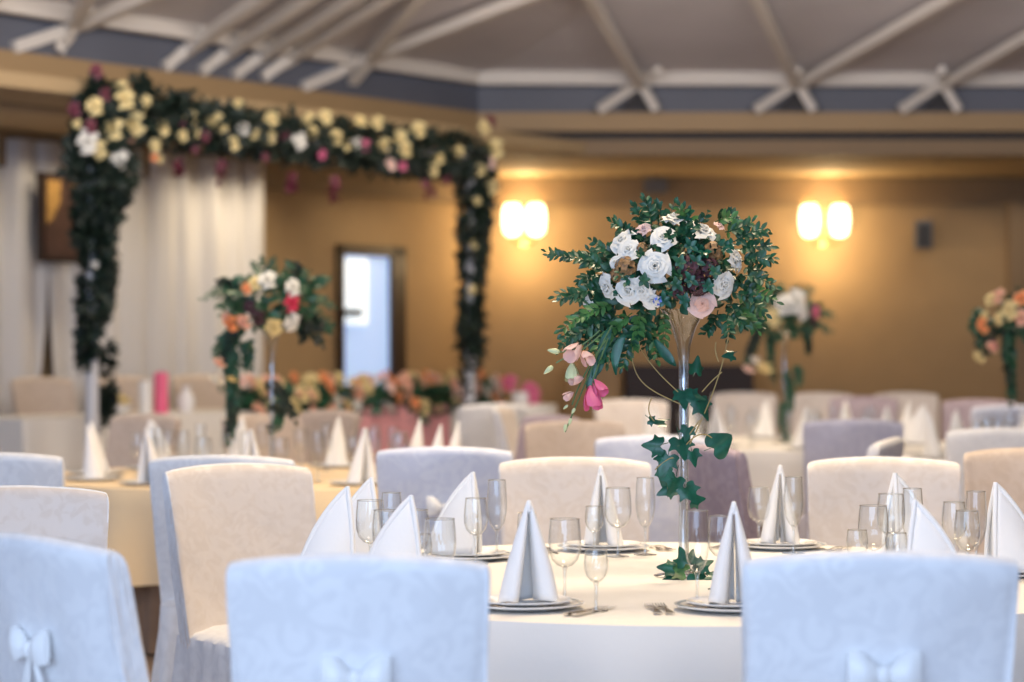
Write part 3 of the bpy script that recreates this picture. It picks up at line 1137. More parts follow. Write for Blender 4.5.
def ivy_leaf(parent, p, nrm, up, size, m='ivy', lob=True):
    """five-lobed leaf lying across nrm, tip along up"""
    outl = [(0, -.02), (-.22, -.20), (-.50, -.12), (-.46, .12), (-.62, .38), (-.30, .42), (0, 1.0), (.30, .42), (.62, .38), (.46, .12), (.50, -.12), (.22, -.20)]
    if not lob:
        outl = [(0, 0), (-.2, -.18), (-.48, -.10), (-.58, .18), (-.40, .5), (0, .95), (.40, .5), (.58, .18), (.48, -.10), (.2, -.18)]
    size *= 1.75
    nrm = nrm.normalized()
    y = (up - nrm * up.dot(nrm)).normalized()
    x = y.cross(nrm)
    def P3(a, b):
        h = -.22 * (a * a) - .12 * (b - .3) ** 2 + .05 * math.sin(a * 7)
        return p + (x * a + y * b + nrm * h) * size
    # outline refined, rings towards the centre
    ref = []
    n_ = len(outl)
    for i in range(n_):
        q0, q1, q2, q3 = outl[i - 1], outl[i], outl[(i + 1) % n_], outl[(i + 2) % n_]
        for t in (0, .33, .67):
            ref.append(tuple(.5 * (2 * q1[c] + (q2[c] - q0[c]) * t + (2 * q0[c] - 5 * q1[c] + 4 * q2[c] - q3[c]) * t * t + (3 * q1[c] - q0[c] - 3 * q2[c] + q3[c]) * t ** 3) for c in (0, 1)))
    cx, cy = 0, .2
    rings = [[P3(cx + (a - cx) * k, cy + (b - cy) * k) for a, b in ref] for k in (1, .66, .33, .04)]
    mb = MB().loft(rings, False, True)
    mb.tube([P3(0, .0), P3(0, -.12) + Vector((0, .01, .005)), P3(0, -.45) + Vector((0, .03, .01))], .0012, 4)
    return mb.build('ivy_leaf', M[m], parent)


def trumpet_vase(p, lab, group='tall glass trumpet vases', scale=1):
    e = empty('trumpet_vase', p, 0, scale)
    tag(e, lab, 'vase', group)
    MB().lathe([(.0135, .55), (.0145, .60), (.020, .65), (.034, .695), (.052, .73), (.066, .75), (.063, .75), (.049, .728), (.031, .692), (.017, .65), (.010, .60), (.009, .55)], 32).build('flared_mouth', M['glass'], e)
    MB().lathe([(.0, .012), (.022, .014), (.0145, .04), (.0135, .2), (.0135, .555), (.0105, .555), (.0105, .05), (0, .04)], 24).build('stem', M['stem'], e)
    MB().lathe([(0, 0), (.082, 0), (.085, .004), (.07, .008), (.03, .012), (0, .014)], 40).build('foot', M['glass'], e)
    return e


# ---- the sharp central arrangement
DY = 6.78
trumpet_vase(T1 + Vector((.005, 0, TZ)), 'tall clear trumpet vase wound with ivy on the centre table')
B1 = empty('flower_bouquet', (T1.x, T1.y, 1.50))
tag(B1, 'sharp white and blush rose bouquet in the tall vase, trailing pink flowers and ivy', 'bouquet', 'tall table bouquets')
OFF = Vector(B1.location)
EC, ER = Vector((-.035, 0, .098)), Vector((.225, .21, .155))


def loc1(px, py, dy):
    return at(px, py, DY + dy) - OFF


def surf1(px, py, k=1.0):
    q = at(px, py, DY) - OFF - EC
    u = (q.x / ER.x) ** 2 + (q.z / ER.z) ** 2
    dy = -ER.y * math.sqrt(max(.06, 1 - u)) * k
    p = loc1(px, py, dy)
    ax = Vector(((p - EC).x / ER.x ** 1.3, (p - EC).y / ER.y ** 1.3, (p - EC).z / ER.z ** 1.3)).normalized()
    return p, ax


CAMD = Vector((0, -1, 0))
for i, (px, py, dm_, kind, fx) in enumerate([
        (655, 266, 40, 'white', .55), (628, 291, 36, 'white', .3), (605, 287, 30, 'white', -.1), (641, 290, 28, 'white', -.1), (621, 239, 30, 'white', .1),
        (628, 249, 27, 'white', .2), (674, 217, 34, 'white', .0), (663, 237, 30, 'white', .3), (703, 229, 38, 'white', .1), (737, 258, 32, 'white', .0),
        (725, 285, 32, 'white', .15), (702, 304, 30, 'blush', .8), (643, 228, 20, 'blush', .3), (588, 306, 22, 'white', .2), (651, 301, 22, 'white', .1),
        (615, 262, 18, 'white', .1), (720, 225, 16, 'blush', .1)]):
    p, ax = surf1(px, py, .95)
    ax = ax.lerp(CAMD, max(0, fx)) if fx >= 0 else (ax + Vector((-.3, 0, -.1)))
    r_ = dm_ / 2 / 357
    rose(B1, p - ax.normalized() * r_ * .3, ax.normalized(), r_ * .87, kind, False, i, 'rose' , i * 1.3)
p, ax = surf1(702, 304, 1.02)
rose(B1, p + CAMD * .006, CAMD, .019, 'peach', False, 1, 'rose_heart')
for i, (px, py, rad, m) in enumerate([(626, 268, .036, 'brown'), (713, 252, .034, 'brown'), (688, 268, .044, 'plum'), (697, 285, .036, 'plum'), (708, 268, .034, 'plum'), (679, 290, .03, 'plum'), (642, 249, .02, 'brown'), (618, 275, .026, 'brown')]):
    p, ax = surf1(px, py, .86)
    hydrangea(B1, p, ax.lerp(CAMD, .4).normalized(), rad * .78, m, i)
p, ax = surf1(658, 301, 1.02)
hydrangea(B1, p, CAMD, .014, 'blue', 77, 10)

SP = [[(603, 268), (578, 255), (549, 256)], [(612, 278), (596, 262), (588, 255)], [(602, 290), (580, 290), (558, 301)], [(612, 298), (585, 300), (572, 296)],
      [(620, 308), (590, 318), (562, 345)], [(625, 318), (600, 335), (576, 349)], [(632, 313), (610, 330), (592, 356)], [(615, 304), (585, 310), (561, 330)],
      [(645, 318), (654, 338), (658, 360)], [(638, 322), (628, 345), (622, 368)], [(640, 312), (640, 330), (632, 352)], [(618, 315), (606, 322), (584, 334)],
      [(645, 232), (640, 216), (634, 207)], [(652, 226), (649, 210), (646, 201)], [(658, 225), (660, 212), (658, 206)], [(632, 238), (622, 226), (612, 222)],
      [(733, 242), (750, 230), (766, 229)], [(740, 262), (758, 254), (771, 262)], [(742, 275), (762, 277), (776, 287)], [(738, 294), (755, 303), (766, 314)],
      [(733, 305), (748, 316), (758, 331)], [(718, 310), (716, 324), (706, 333)], [(738, 250), (754, 244), (769, 247)], [(742, 284), (758, 290), (772, 298)],
      [(715, 222), (728, 214), (738, 220)], [(725, 232), (742, 228), (752, 222)], [(730, 300), (735, 318), (745, 326)], [(625, 322), (615, 345), (604, 360)],
      [(660, 310), (668, 326), (664, 345)], [(650, 306), (640, 322), (648, 350)], [(605, 300), (590, 305), (578, 322)], [(690, 225), (686, 212), (680, 206)],
      [(600, 275), (588, 275), (580, 280)], [(745, 268), (756, 266), (764, 272)], [(728, 312), (725, 322), (730, 334)], [(600, 318), (585, 330), (568, 340)]]
k = 0
for P in SP:
    for j in range(2):
        jit = lambda: (rnd.uniform(-5, 5) if j else 0)
        dy = rnd.uniform(-.12, -.02) if j == 0 else rnd.uniform(-.06, .14)
        Q = [loc1(P[0][0], P[0][1], dy + .05)] + [loc1(a + jit(), b + jit(), dy + rnd.uniform(-.03, .03)) for a, b in P[1:]]
        sprig(B1, Q, rnd.choice(('leaf', 'leaf', 'leaf', 'leaf2')), .034, .0165, .0165, k)
        k += 1
for i in range(24):                       # short fillers between the blooms
    z = rnd.uniform(-.5, 1)
    a = rnd.uniform(math.pi * .95, math.pi * 2.05)
    q = math.sqrt(1 - z * z)
    u = Vector((q * math.cos(a), q * math.sin(a), z))
    S = Vector((u.x * ER.x, u.y * ER.y, u.z * ER.z))
    sprig(B1, [EC + S * .6, EC + S * .9 + Vector((0, 0, .01)), EC + S * 1.12 + Vector((rnd.uniform(-.03, .03), 0, rnd.uniform(-.03, .03)))], rnd.choice(('leaf', 'ivy')), .030, .019, .016, 500 + i)

for i, (px, py) in enumerate([(680, 262), (696, 262), (690, 280), (676, 284), (708, 286), (684, 300), (715, 272), (690, 246), (664, 300), (644, 280)]):
    p, ax = surf1(px, py, 1.0)
    mbx = MB()
    for q in range(5):
        an = q * 1.256 + i
        leaf(mbx, p + CAMD * .006, Vector((math.cos(an), -.45, math.sin(an))), Vector((.1, -1, .25)), .017 + .005 * ((i + q) % 3), .015, .25, .3)
    mbx.build('leaf_rosette', M['ivy' if i % 3 else 'leaf'], B1)


def inner1(r):
    z = r.uniform(-.75, 1)
    a = r.uniform(0, 2 * math.pi)
    q = math.sqrt(1 - z * z)
    u = Vector((q * math.cos(a), q * math.sin(a), z))
    kk = r.uniform(.55, .86)
    return EC + Vector((u.x * ER.x, u.y * ER.y, u.z * ER.z)) * kk, u
leaf_mass(B1, inner1, 750, .034, .022, 'leaf', 21, 'inner_foliage')
# pale pink lisianthus and buds trailing at lower left
def bell(parent, p, axis, L, m, seed, name):
    r = random.Random(seed)
    mb = MB()
    for i in range(6):
        th = i * math.pi / 3 + (.5 if i % 2 else 0)
        def fn(u, v):
            uu = 2 * u - 1
            rad = .08 + .34 * math.sin(v * 1.9) * .9 + .12 * max(0, v - .7)
            ang = th + uu * .72 * math.sin(min(1, v + .15) * 2.1)
            return Vector((rad * math.cos(ang), rad * math.sin(ang), v * 1.0 - .12 * uu * uu * v)) * L
        g = MB().grid(fn, 4, 6)
        mb.add(g.v, g.f)
    o = mb.build(name, M[m], parent)
    place_on_axis(o, p, axis, 1)
    return o
DT = -.13
for i, (px, py, ax, L, m) in enumerate([(580, 344, (-.5, -.6, -.55), .050, 'blush'), (572, 363, (.0, -.3, -1), .042, 'bud'), (583, 352, (.3, -.7, -.5), .04, 'blush'), (590, 386, (.15, -.3, -1), .055, 'pink'),
                                        (583, 378, (-.8, -.5, -.1), .034, 'blush'), (573, 392, (-.7, -.5, -.5), .026, 'blush'), (594, 380, (.5, -.5, -.8), .042, 'pink')]):
    bell(B1, loc1(px, py, DT), Vector(ax).normalized(), L * 1.2, m, i, 'lisianthus_bloom')
def bud(px, py, ax, L, m):
    o = MB().lathe([(0, 0), (.16, .08), (.24, .3), (.2, .6), (.08, .9), (0, 1)], 10).build('flower_bud', M[m], B1)
    place_on_axis(o, loc1(px, py, DT), Vector(ax).normalized(), L)
for px, py, ax, L in ((560, 352, (-.95, 0, .15), .036), (553, 366, (-.75, 0, -.65), .034), (571, 418, (-.3, 0, -1), .022), (566, 424, (-.2, 0, -1), .024), (575, 408, (-.5, 0, -.9), .02), (568, 405, (-.7, 0, -.6), .018)):
    bud(px, py, ax, L, 'bud')
for i, P in enumerate(([(612, 325), (598, 350), (585, 385), (565, 432)], [(606, 340), (592, 360), (580, 380), (572, 405)], [(600, 330), (585, 345), (572, 352), (560, 352)], [(600, 335), (580, 355), (566, 356), (556, 363)],
                       [(608, 338), (600, 362), (594, 375), (592, 386)])):
    MB().tube(bez([loc1(a, b, DT) for a, b in P], 14), .0022, 5).build('flower_stem', M['stemgreen'], B1)
for i, P in enumerate(([(610, 328), (603, 345), (598, 362)], [(625, 335), (612, 350), (616, 375)], [(598, 360), (590, 378), (588, 392)], [(655, 340), (668, 358), (676, 366)], [(604, 350), (598, 370), (592, 378)])):
    mb = MB()
    P3 = [loc1(a, b, DT + .01) for a, b in P]
    C = bez(P3, 8)
    rings = []
    for j, c in enumerate(C):
        t = j / 8
        wd = .013 * math.sin(math.pi * min(1, t * .85 + .12)) + .001
        s = (C[min(j + 1, 8)] - C[max(j - 1, 0)]).cross(Vector((0, -1, .3))).normalized()
        rings.append([c - s * wd, c + Vector((0, .004, 0)), c + s * wd])
    mb.loft(rings, False, False, False)
    mb.build('long_leaf', M['ivy'], B1)
# twigs
for P in ([(633, 345), (628, 385), (655, 392), (682, 405)], [(640, 348), (655, 372), (668, 382), (678, 392)], [(652, 398), (646, 408), (648, 418), (660, 426)], [(729, 312), (732, 345), (716, 390), (702, 420), (688, 448)],
          [(716, 342), (714, 352), (719, 362)], [(702, 392), (712, 380), (722, 372)], [(655, 470), (668, 455), (690, 448), (664, 470), (668, 495)], [(700, 420), (692, 430), (686, 440)], [(686, 445), (700, 428), (712, 438)]):
    MB().tube(bez([loc1(a, b, -.03) for a, b in P], 16), .0017, 5).build('curly_twig', M['twig'], B1)
for px, py, s_, nx, uy in ((683, 392, .032, (-.1, -1, .45), (.1, 0, -1)), (700, 402, .034, (.5, -1, .2), (.5, 0, -1)), (714, 448, .040, (.2, -1, .2), (.75, 0, .55)), (660, 446, .032, (-.3, -1, .3), (-.85, 0, .1)),
                           (680, 440, .036, (0, -1, .4), (.2, 0, -1)), (668, 456, .036, (-.3, -1, .2), (-.4, 0, -1)), (676, 478, .034, (.3, -1, .1), (-.5, 0, -1)), (664, 470, .030, (-.6, -1, 0), (-.1, 0, -1)),
                           (686, 488, .034, (.1, -1, .3), (.6, 0, -.9)), (672, 488, .028, (-.1, -1, .5), (-.8, 0, -.4)), (692, 500, .026, (.4, -1, .2), (.7, 0, .1)), (696, 372, .028, (.7, -1, 0), (.25, 0, 1)),
                           (688, 428, .024, (0, -1, .2), (-.2, 0, -1)), (733, 355, .020, (.2, -1, .8), (-1, 0, -.3)), (650, 420, .016, (0, -1, .4), (1, 0, -.35)), (664, 422, .024, (0, -.6, 1), (-1, 0, .1)),
                           (692, 452, .026, (.2, -1, .2), (.2, 0, -1)), (690, 395, .028, (.2, -1, .6), (.8, 0, -.2))):
    ivy_leaf(B1, loc1(px, py, -.03), Vector(nx), Vector(uy), s_, 'ivy', px != 714)
# ivy around the foot
IV = empty('ivy_sprig', (T1.x, T1.y - .03, TZ))
tag(IV, 'small ivy sprig lying on the glass foot of the central vase', 'ivy')
for px, py, s_, nx, uy, m in ((684, 571, .034, (0, -1, .8), (-.7, 0, .4), 'leaf2'), (672, 568, .026, (-.2, -1, .6), (-1, 0, .2), 'ivy'), (686, 563, .030, (.1, -1, .4), (-.3, 0, 1), 'ivy'), (694, 573, .034, (.3, -1, .5), (.5, 0, -.3), 'ivy'),
                              (700, 566, .026, (.1, -1, .6), (.9, 0, .5), 'ivy'), (708, 576, .022, (.1, -1, 1), (1, 0, -.3), 'ivy'), (676, 577, .026, (-.2, -1, .9), (-.9, 0, -.3), 'ivy'), (690, 560, .022, (.1, -1, .6), (.3, 0, 1), 'ivy')):
    ivy_leaf(IV, at(px, py, 6.70) - Vector(IV.location), Vector(nx), Vector(uy), s_, m)


# ---- softer arrangements on the other tables
def bouquet(C, cx, cy, S, roses, trail, lab, vlab, seed, flip=1):
    """C table centre; (cx, cy) pixel of the ball's centre"""
    r = random.Random(seed)
    trumpet_vase(C + Vector((0, 0, TZ)), vlab)
    Y = C.y
    bc = at(cx, cy, Y)
    e = empty('flower_bouquet', bc)
    tag(e, lab, 'bouquet', 'tall table bouquets')
    E = Vector((.20, .19, .14)) * S
    def pos(rr):
        z = rr.uniform(-.8, 1)
        a = rr.uniform(0, 6.283)
        q = math.sqrt(1 - z * z)
        u = Vector((q * math.cos(a), q * math.sin(a), z))
        return Vector((u.x * E.x, u.y * E.y, u.z * E.z)) * rr.uniform(.6, 1.05), u
    leaf_mass(e, pos, 420, .055, .032, 'leaf', seed + 1)
    for i in range(24):
        a = r.uniform(0, 6.283)
        z = r.uniform(-.5, 1)
        q = math.sqrt(1 - z * z)
        u = Vector((q * math.cos(a), q * math.sin(a) * .8, z))
        s0 = Vector((u.x * E.x, u.y * E.y, u.z * E.z))
        sprig(e, [s0 * .8, s0 * 1.15 + Vector((0, 0, .02)), s0 * 1.5 + Vector((0, 0, -.02))], 'leaf', .042, .022, .025, seed * 50 + i)
    for i, P in enumerate(trail):
        for j in range(2):
            sprig(e, [at(a + r.uniform(-3, 3), b, Y + r.uniform(-.1, .1)) - bc for a, b in P], r.choice(('leaf', 'leafdark')), .05, .027, .02, seed * 90 + i * 3 + j)
    for i, (px, py, dm_, kind) in enumerate(roses):
        p = at(px, py, Y - .20 * S) - bc
        ax = Vector((p.x / E.x, -1.1, p.z / E.z)).normalized()
        rose(e, p, ax, dm_ / 2 * Y / F * 1.05, kind, True, i)
    return e


bouquet(T2, 268, 303, 1.1, [(267, 281, 21, 'white'), (255, 284, 15, 'ivory'), (247, 289, 12, 'coral'), (292, 288, 19, 'white'), (291, 303, 18, 'red'), (273, 327, 18, 'ivory'), (291, 322, 20, 'white'), (231, 323, 18, 'coral'),
                            (244, 322, 15, 'peach'), (226, 317, 12, 'peach'), (220, 362, 14, 'peach'), (217, 379, 16, 'white'), (232, 378, 12, 'ivory'), (258, 318, 16, 'plum'), (250, 308, 14, 'plum')],
        [[(240, 320), (222, 335), (215, 355)], [(238, 325), (232, 345), (228, 368)], [(232, 345), (234, 385), (230, 440)], [(228, 360), (236, 400), (232, 430)], [(236, 330), (226, 345), (228, 372)], [(300, 315), (312, 330), (320, 345)], [(305, 290), (318, 284), (326, 278)],
         [(300, 310), (305, 325), (304, 340)], [(300, 275), (296, 268), (290, 264)], [(310, 320), (322, 325), (328, 330)], [(240, 290), (228, 285), (220, 282)], [(250, 340), (245, 355), (248, 368)], [(272, 400), (285, 415), (272, 430)], [(268, 380), (284, 392), (292, 420)]],
        'white, orange and red rose bouquet on the left rear table, before the curtain', 'tall glass trumpet vase on the left rear table, under the orange and red roses', 31)
bouquet(T4, 783, 315, 1.15, [(795, 302, 26, 'white'), (784, 306, 20, 'white'), (800, 312, 16, 'white'), (815, 312, 13, 'pink'), (765, 367, 18, 'ivory'), (772, 318, 16, 'ivory'), (749, 368, 14, 'blush'), (756, 360, 12, 'white'), (812, 322, 10, 'plum')],
        [[(765, 325), (750, 340), (748, 360)], [(760, 330), (752, 350), (745, 362)], [(772, 330), (768, 350), (772, 380)], [(805, 325), (810, 340), (808, 352)], [(785, 370), (794, 390), (788, 410)], [(786, 400), (780, 420), (788, 440)], [(795, 365), (800, 375), (797, 385)], [(755, 320), (744, 322), (738, 330)]],
        'white rose bouquet with green leaves right of the sharp bouquet', 'tall glass trumpet vase carrying the white rose bouquet at right', 47)
bouquet(Vector((3.0, 13.7, 0)), 1038, 318, 1.1, [(998, 297, 17, 'peach'), (990, 300, 13, 'ivory'), (1010, 311, 18, 'ivory'), (1021, 299, 18, 'coral'), (999, 319, 12, 'ivory'), (983, 326, 15, 'coral'), (985, 316, 11, 'ivory'), (992, 347, 12, 'peach'), (979, 357, 13, 'ivory'), (994, 345, 9, 'pink'), (1021, 318, 16, 'peach')],
        [[(1010, 325), (1004, 345), (1010, 372), (1012, 402)], [(1006, 330), (1012, 350), (1008, 370), (1014, 395)], [(990, 320), (976, 330), (978, 345)], [(1000, 325), (988, 338), (984, 356)], [(985, 310), (976, 318), (974, 332)], [(1008, 340), (1004, 360), (1012, 385)]],
        'peach and ivory rose bouquet cut by the right photo edge', 'tall glass trumpet vase at the right photo edge under peach roses', 59)

# ---- flower arch
AR = empty('flower_arch', (-1.6, 17.9, 0))
tag(AR, 'large square white arch covered with dark greenery, ivory and burgundy roses', 'arch')
AO = Vector(AR.location)
YL, YR = 16.2, 19.6
PL_ = Vector(((92 - 512) * YL / F, YL, 0))
PR_ = Vector(((470 - 512) * YR / F, YR, 0))
AZ = 2.92
dv_ = (PR_ - PL_).normalized()
nv_ = Vector((dv_.y, -dv_.x, 0))
for base, bend in ((PL_, 1), (PR_, -1)):
    for so in (0,):
        q = base - nv_ * so - AO
        MB().tube([q, q + Vector((0, 0, 1.2)), q + Vector((0, 0, AZ))], [.052, .045, .035], 12).build('post', M['pole'], AR)
    MB().box(base - AO + Vector((0, 0, .02)), (.4, .4, .04), Matrix.Rotation(math.atan2(dv_.y, dv_.x), 3, 'Z')).build('foot_plate', M['pole'], AR, False)
for so in (0,):
    MB().tube([PL_ - nv_ * so - AO + Vector((0, 0, AZ)), PR_ - nv_ * so - AO + Vector((0, 0, AZ))], .035, 8).build('top_rail', M['pole'], AR)


def arch_pt(px, py):
    """where a pixel meets the arch's own plane"""
    dirv = Vector(((px - 512) / F, 1, 0))
    t = PL_.cross(dv_).z / dirv.cross(dv_).z
    Y = t
    return at(px, py, Y) - AO


def band(path, N, L, W, seed, name, m='leafdark'):
    """leaves scattered in a garland around a polyline of (px, py, radius in px)"""
    seg = [(path[i], path[i + 1]) for i in range(len(path) - 1)]
    wt = [math.hypot(b[0] - a[0], b[1] - a[1]) * (a[2] + b[2]) for a, b in seg]
    def pos(r):
        (a, b), = r.choices(seg, wt)
        t = r.random()
        c = arch_pt(a[0] + (b[0] - a[0]) * t, a[1] + (b[1] - a[1]) * t)
        rad = (a[2] + (b[2] - a[2]) * t) * (c.y + AO.y) / F
        z = r.uniform(-1, 1)
        an = r.uniform(0, 6.283)
        q = math.sqrt(1 - z * z)
        u = Vector((q * math.cos(an), q * math.sin(an), z))
        return c + u * rad * r.uniform(.35, 1.0) ** .6, u
    return leaf_mass(AR, pos, N, L, W, m, seed, name)


top = [(98, 118, 22), (130, 115, 27), (180, 120, 26), (240, 131, 24), (300, 139, 23), (360, 146, 23), (420, 154, 24), (462, 158, 24), (480, 164, 14)]
band(top, 4200, .078, .042, 1, 'top_garland')
band([(98, 95, 19), (97, 130, 25), (108, 165, 29), (100, 205, 23), (92, 240, 14)], 2900, .078, .042, 2, 'post_garland')
band([(95, 228, 14), (99, 255, 16), (97, 285, 16), (94, 310, 13), (88, 335, 7), (86, 365, 3)], 1150, .078, .042, 3, 'post_garland')
band([(106, 345, 4), (108, 385, 6), (105, 418, 5), (97, 426, 4)], 190, .075, .04, 4, 'post_garland')
band([(476, 165, 18), (480, 195, 13), (476, 240, 10), (472, 290, 9), (472, 330, 10), (474, 355, 11)], 1500, .078, .04, 5, 'post_garland')
band([(466, 300, 7), (466, 345, 8), (469, 380, 6), (470, 412, 5)], 260, .075, .04, 6, 'post_garland')
band([(468, 185, 9), (467, 225, 7), (468, 270, 7)], 420, .075, .04, 9, 'post_garland')
band([(145, 95, 5), (138, 77, 3)], 60, .078, .04, 7, 'top_garland')
band([(76, 150, 8), (72, 172, 7)], 90, .078, .04, 8, 'top_garland')
ra = random.Random(5)
AF = [(94, 107, 20, 'ivory'), (124, 100, 22, 'ivory'), (121, 88, 14, 'ivory'), (145, 103, 15, 'ivory'), (112, 130, 24, 'ivory'), (133, 125, 24, 'ivory'), (128, 137, 14, 'peach'), (87, 142, 24, 'white'), (98, 150, 18, 'ivory'), (77, 124, 10, 'ivory'), (119, 160, 20, 'white'),
      (96, 72, 14, 'burgundy'), (105, 95, 14, 'burgundy'), (90, 127, 14, 'burgundy'), (74, 110, 14, 'burgundy'), (121, 136, 10, 'burgundy'), (155, 146, 13, 'ivory'), (162, 129, 14, 'ivory'), (190, 118, 15, 'ivory'), (184, 127, 12, 'pink'), (182, 136, 11, 'ivory'), (195, 133, 11, 'ivory'),
      (213, 122, 20, 'ivory'), (222, 127, 12, 'ivory'), (205, 137, 11, 'burgundy'), (242, 130, 14, 'white'), (232, 144, 14, 'ivory'), (254, 135, 12, 'ivory'), (238, 105, 11, 'ivory'), (271, 120, 15, 'ivory'), (270, 138, 13, 'ivory'), (284, 136, 11, 'burgundy'), (298, 141, 16, 'white'),
      (308, 121, 16, 'ivory'), (312, 133, 12, 'ivory'), (325, 118, 14, 'ivory'), (322, 155, 10, 'pink'), (335, 138, 15, 'ivory'), (345, 145, 11, 'ivory'), (355, 143, 13, 'white'), (365, 146, 11, 'pink'), (360, 123, 13, 'ivory'), (377, 123, 14, 'ivory'), (384, 145, 13, 'ivory'), (400, 140, 17, 'ivory'),
      (405, 150, 16, 'ivory'), (418, 130, 16, 'ivory'), (390, 165, 12, 'blush'), (402, 166, 11, 'pink'), (438, 158, 14, 'ivory'), (432, 170, 12, 'ivory'), (458, 153, 14, 'ivory'), (484, 128, 14, 'ivory'), (494, 150, 20, 'ivory'), (490, 163, 14, 'blush'), (480, 170, 13, 'ivory'), (491, 188, 14, 'ivory'),
      (446, 180, 10, 'burgundy'), (490, 122, 12, 'burgundy'), (476, 200, 10, 'ivory'), (221, 165, 11, 'burgundy'), (292, 178, 11, 'burgundy'), (335, 182, 11, 'burgundy'), (195, 150, 9, 'burgundy'), (265, 158, 9, 'burgundy'), (425, 185, 9, 'burgundy'), (154, 158, 9, 'coral'), (160, 160, 8, 'ivory'),
      (108, 208, 9, 'white'), (95, 265, 8, 'white'), (472, 290, 9, 'ivory'), (474, 245, 8, 'ivory')]
for i, (px, py, dm_, kind) in enumerate(AF):
    c = arch_pt(px, py)
    Yc = c.y + AO.y
    rad = (ra.uniform(25, 34) if py < 175 else 24) * Yc / F if py < 200 else 16 * Yc / F
    toc = -Vector((c.x + AO.x, Yc, 0)).normalized()
    c2 = at(px, py, Yc - rad) - AO
    ax = (toc + Vector((ra.uniform(-.4, .4), 0, ra.uniform(-.2, .5)))).normalized()
    rose(AR, c2, ax, dm_ / 2 * Yc / F * 1.04, kind, True, i)
for px, py, L in ((221, 172, .2), (292, 186, .2), (335, 190, .2), (430, 188, .16), (180, 168, .14)):
    o = leaf_mass(AR, lambda r: (arch_pt(px + r.uniform(-4, 4), py + r.uniform(-12, 6)), Vector((0, 0, -1))), 18, .07, .035, 'burgundy', px, 'hanging_blossom')

# ================================================================== TOP TABLE
HT_ = empty('top_table', wp(1.0, 1.67, .15), ANG)
tag(HT_, 'long top table with white cloth below the flower arch, flower garland along it', 'table')
HL, HWD, HH = 5.3, .72, .745
MB().box((0, 0, HH - .02), (HL - .03, HWD - .03, .035)).build('tabletop', M['wood'], HT_, False)
for sx in (-1, 0, 1):
    for sy in (-1, 1):
        MB().box((sx * (HL / 2 - .15), sy * (HWD / 2 - .08), (HH - .04) / 2), (.05, .05, HH - .04)).build('leg', M['steel'], HT_, False)
def cloth_rings():
    rings = []
    base = dense(rrect(1, -1, 1, .03, 2), .02)
    for t in (0, .02, .1, .3, .6, 1):
        ring = []
        for i, (bx, by) in enumerate(base):
            a = bx * HL / 2
            rip = t * .02 * math.sin(a * 18 + by * 5)
            ring.append((bx * (HL / 2 + .01 + t * .02), by * (HWD / 2 + .01 + t * .03) + rip * (1 if abs(by) > .9 else 0), HH + .004 - .006 * min(1, t * 50) - (HH - .03) * t))
        rings.append(ring)
    return rings
TC = MB().loft(cloth_rings()[::-1], False, True).build('tablecloth', M['cloth'])
TC.location = HT_.location
TC.rotation_euler = (0, 0, ANG)
tag(TC, 'straight white cloth covering the long top table', 'tablecloth')
# local x from a pixel on the table's front edge
FO = 1.67 + HWD / 2


def top_s(px):
    k_ = (px - 512) / F
    p0 = wp(0, FO)
    return (k_ * p0.y - p0.x) / (d.x - k_ * d.y)


def hx(px):
    return top_s(px) - 1.0


x0, x1 = hx(322), hx(446)
dr_ = MB().grid(lambda u, v: Vector((x0 + (x1 - x0) * u, -(HWD / 2 + .045 + .016 * math.sin(u * 40) * (1 - v) + .01 * (1 - v)), .03 + v * (HH - .02))), 80, 6).build('pink_drape', M['drape'])
dr_.location = HT_.location
dr_.rotation_euler = (0, 0, ANG)
sm = dr_.modifiers.new('thick', 'SOLIDIFY')
sm.thickness = .006
tag(dr_, 'dusty pink fabric draped over the front of the long top table', 'drape')
# long garland of roses on the table
GA = empty('table_garland', wp(1.0 + (hx(242) + hx(500)) / 2, FO - .12, .15 + HH), ANG)
tag(GA, 'long low garland of peach and ivory roses with greenery on the top table', 'garland')
gl = (hx(500) - hx(242)) / 2
leaf_mass(GA, lambda r: (Vector((r.uniform(-gl, gl), r.uniform(-.17, .12), r.uniform(-.10, .16))), Vector((r.uniform(-1, 1), -.6, r.uniform(-.5, 1)))), 1500, .10, .05, 'leaf', 8)
rg = random.Random(11)
for i in range(86):
    x = -gl + 2 * gl * (i + .5) / 86 + rg.uniform(-.02, .02)
    z = rg.choice((.02, .10, .17, .22, .2)) + rg.uniform(-.03, .03)
    y = -.16 + (.22 - z) * -.1 + (.1 if z > .18 else 0)
    kind = rg.choices(('ivory', 'peach', 'coral', 'blush', 'white'), (4, 4, 2, 2, 2))[0]
    rose(GA, Vector((x, y, z)), Vector((rg.uniform(-.4, .4), -1, rg.uniform(0, .9))).normalized(), rg.uniform(.05, .078), kind, True, i)
# objects standing on the top table
def on_top(px, back=.2):
    return wp(top_s(px), FO - back, .15 + HH + .005)
def candle(px, h, r, m, lab):
    e = empty('pillar_candle', on_top(px))
    tag(e, lab, 'candle', 'pillar candles on the top table')
    MB().lathe([(0, 0), (r, 0), (r, h - .01), (r - .01, h), (r * .3, h - .012), (0, h - .012)], 24).build('candle_body', M[m], e)
    MB().tube([(0, 0, h - .015), (0, .004, h + .02)], .004).build('wick', M['black'], e)
candle(181, .30, .052, 'candlepink', 'tall bright pink pillar candle on the top table')
candle(165, .24, .046, 'ceramic', 'white pillar candle beside the tall bright pink one')
def vase_round(px, h, r, lab, m='ceramic'):
    o = MB().lathe([(0, 0), (r * .6, 0), (r, h * .35), (r * .8, h * .65), (r * .38, h * .82), (r * .5, h), (r * .42, h), (r * .3, h * .82), (0, h * .78)], 24).build('white_vase', M[m])
    o.location = on_top(px)
    return tag(o, lab, 'vase')
vase_round(206, .20, .07, 'small white ceramic vase right of the pink candle')
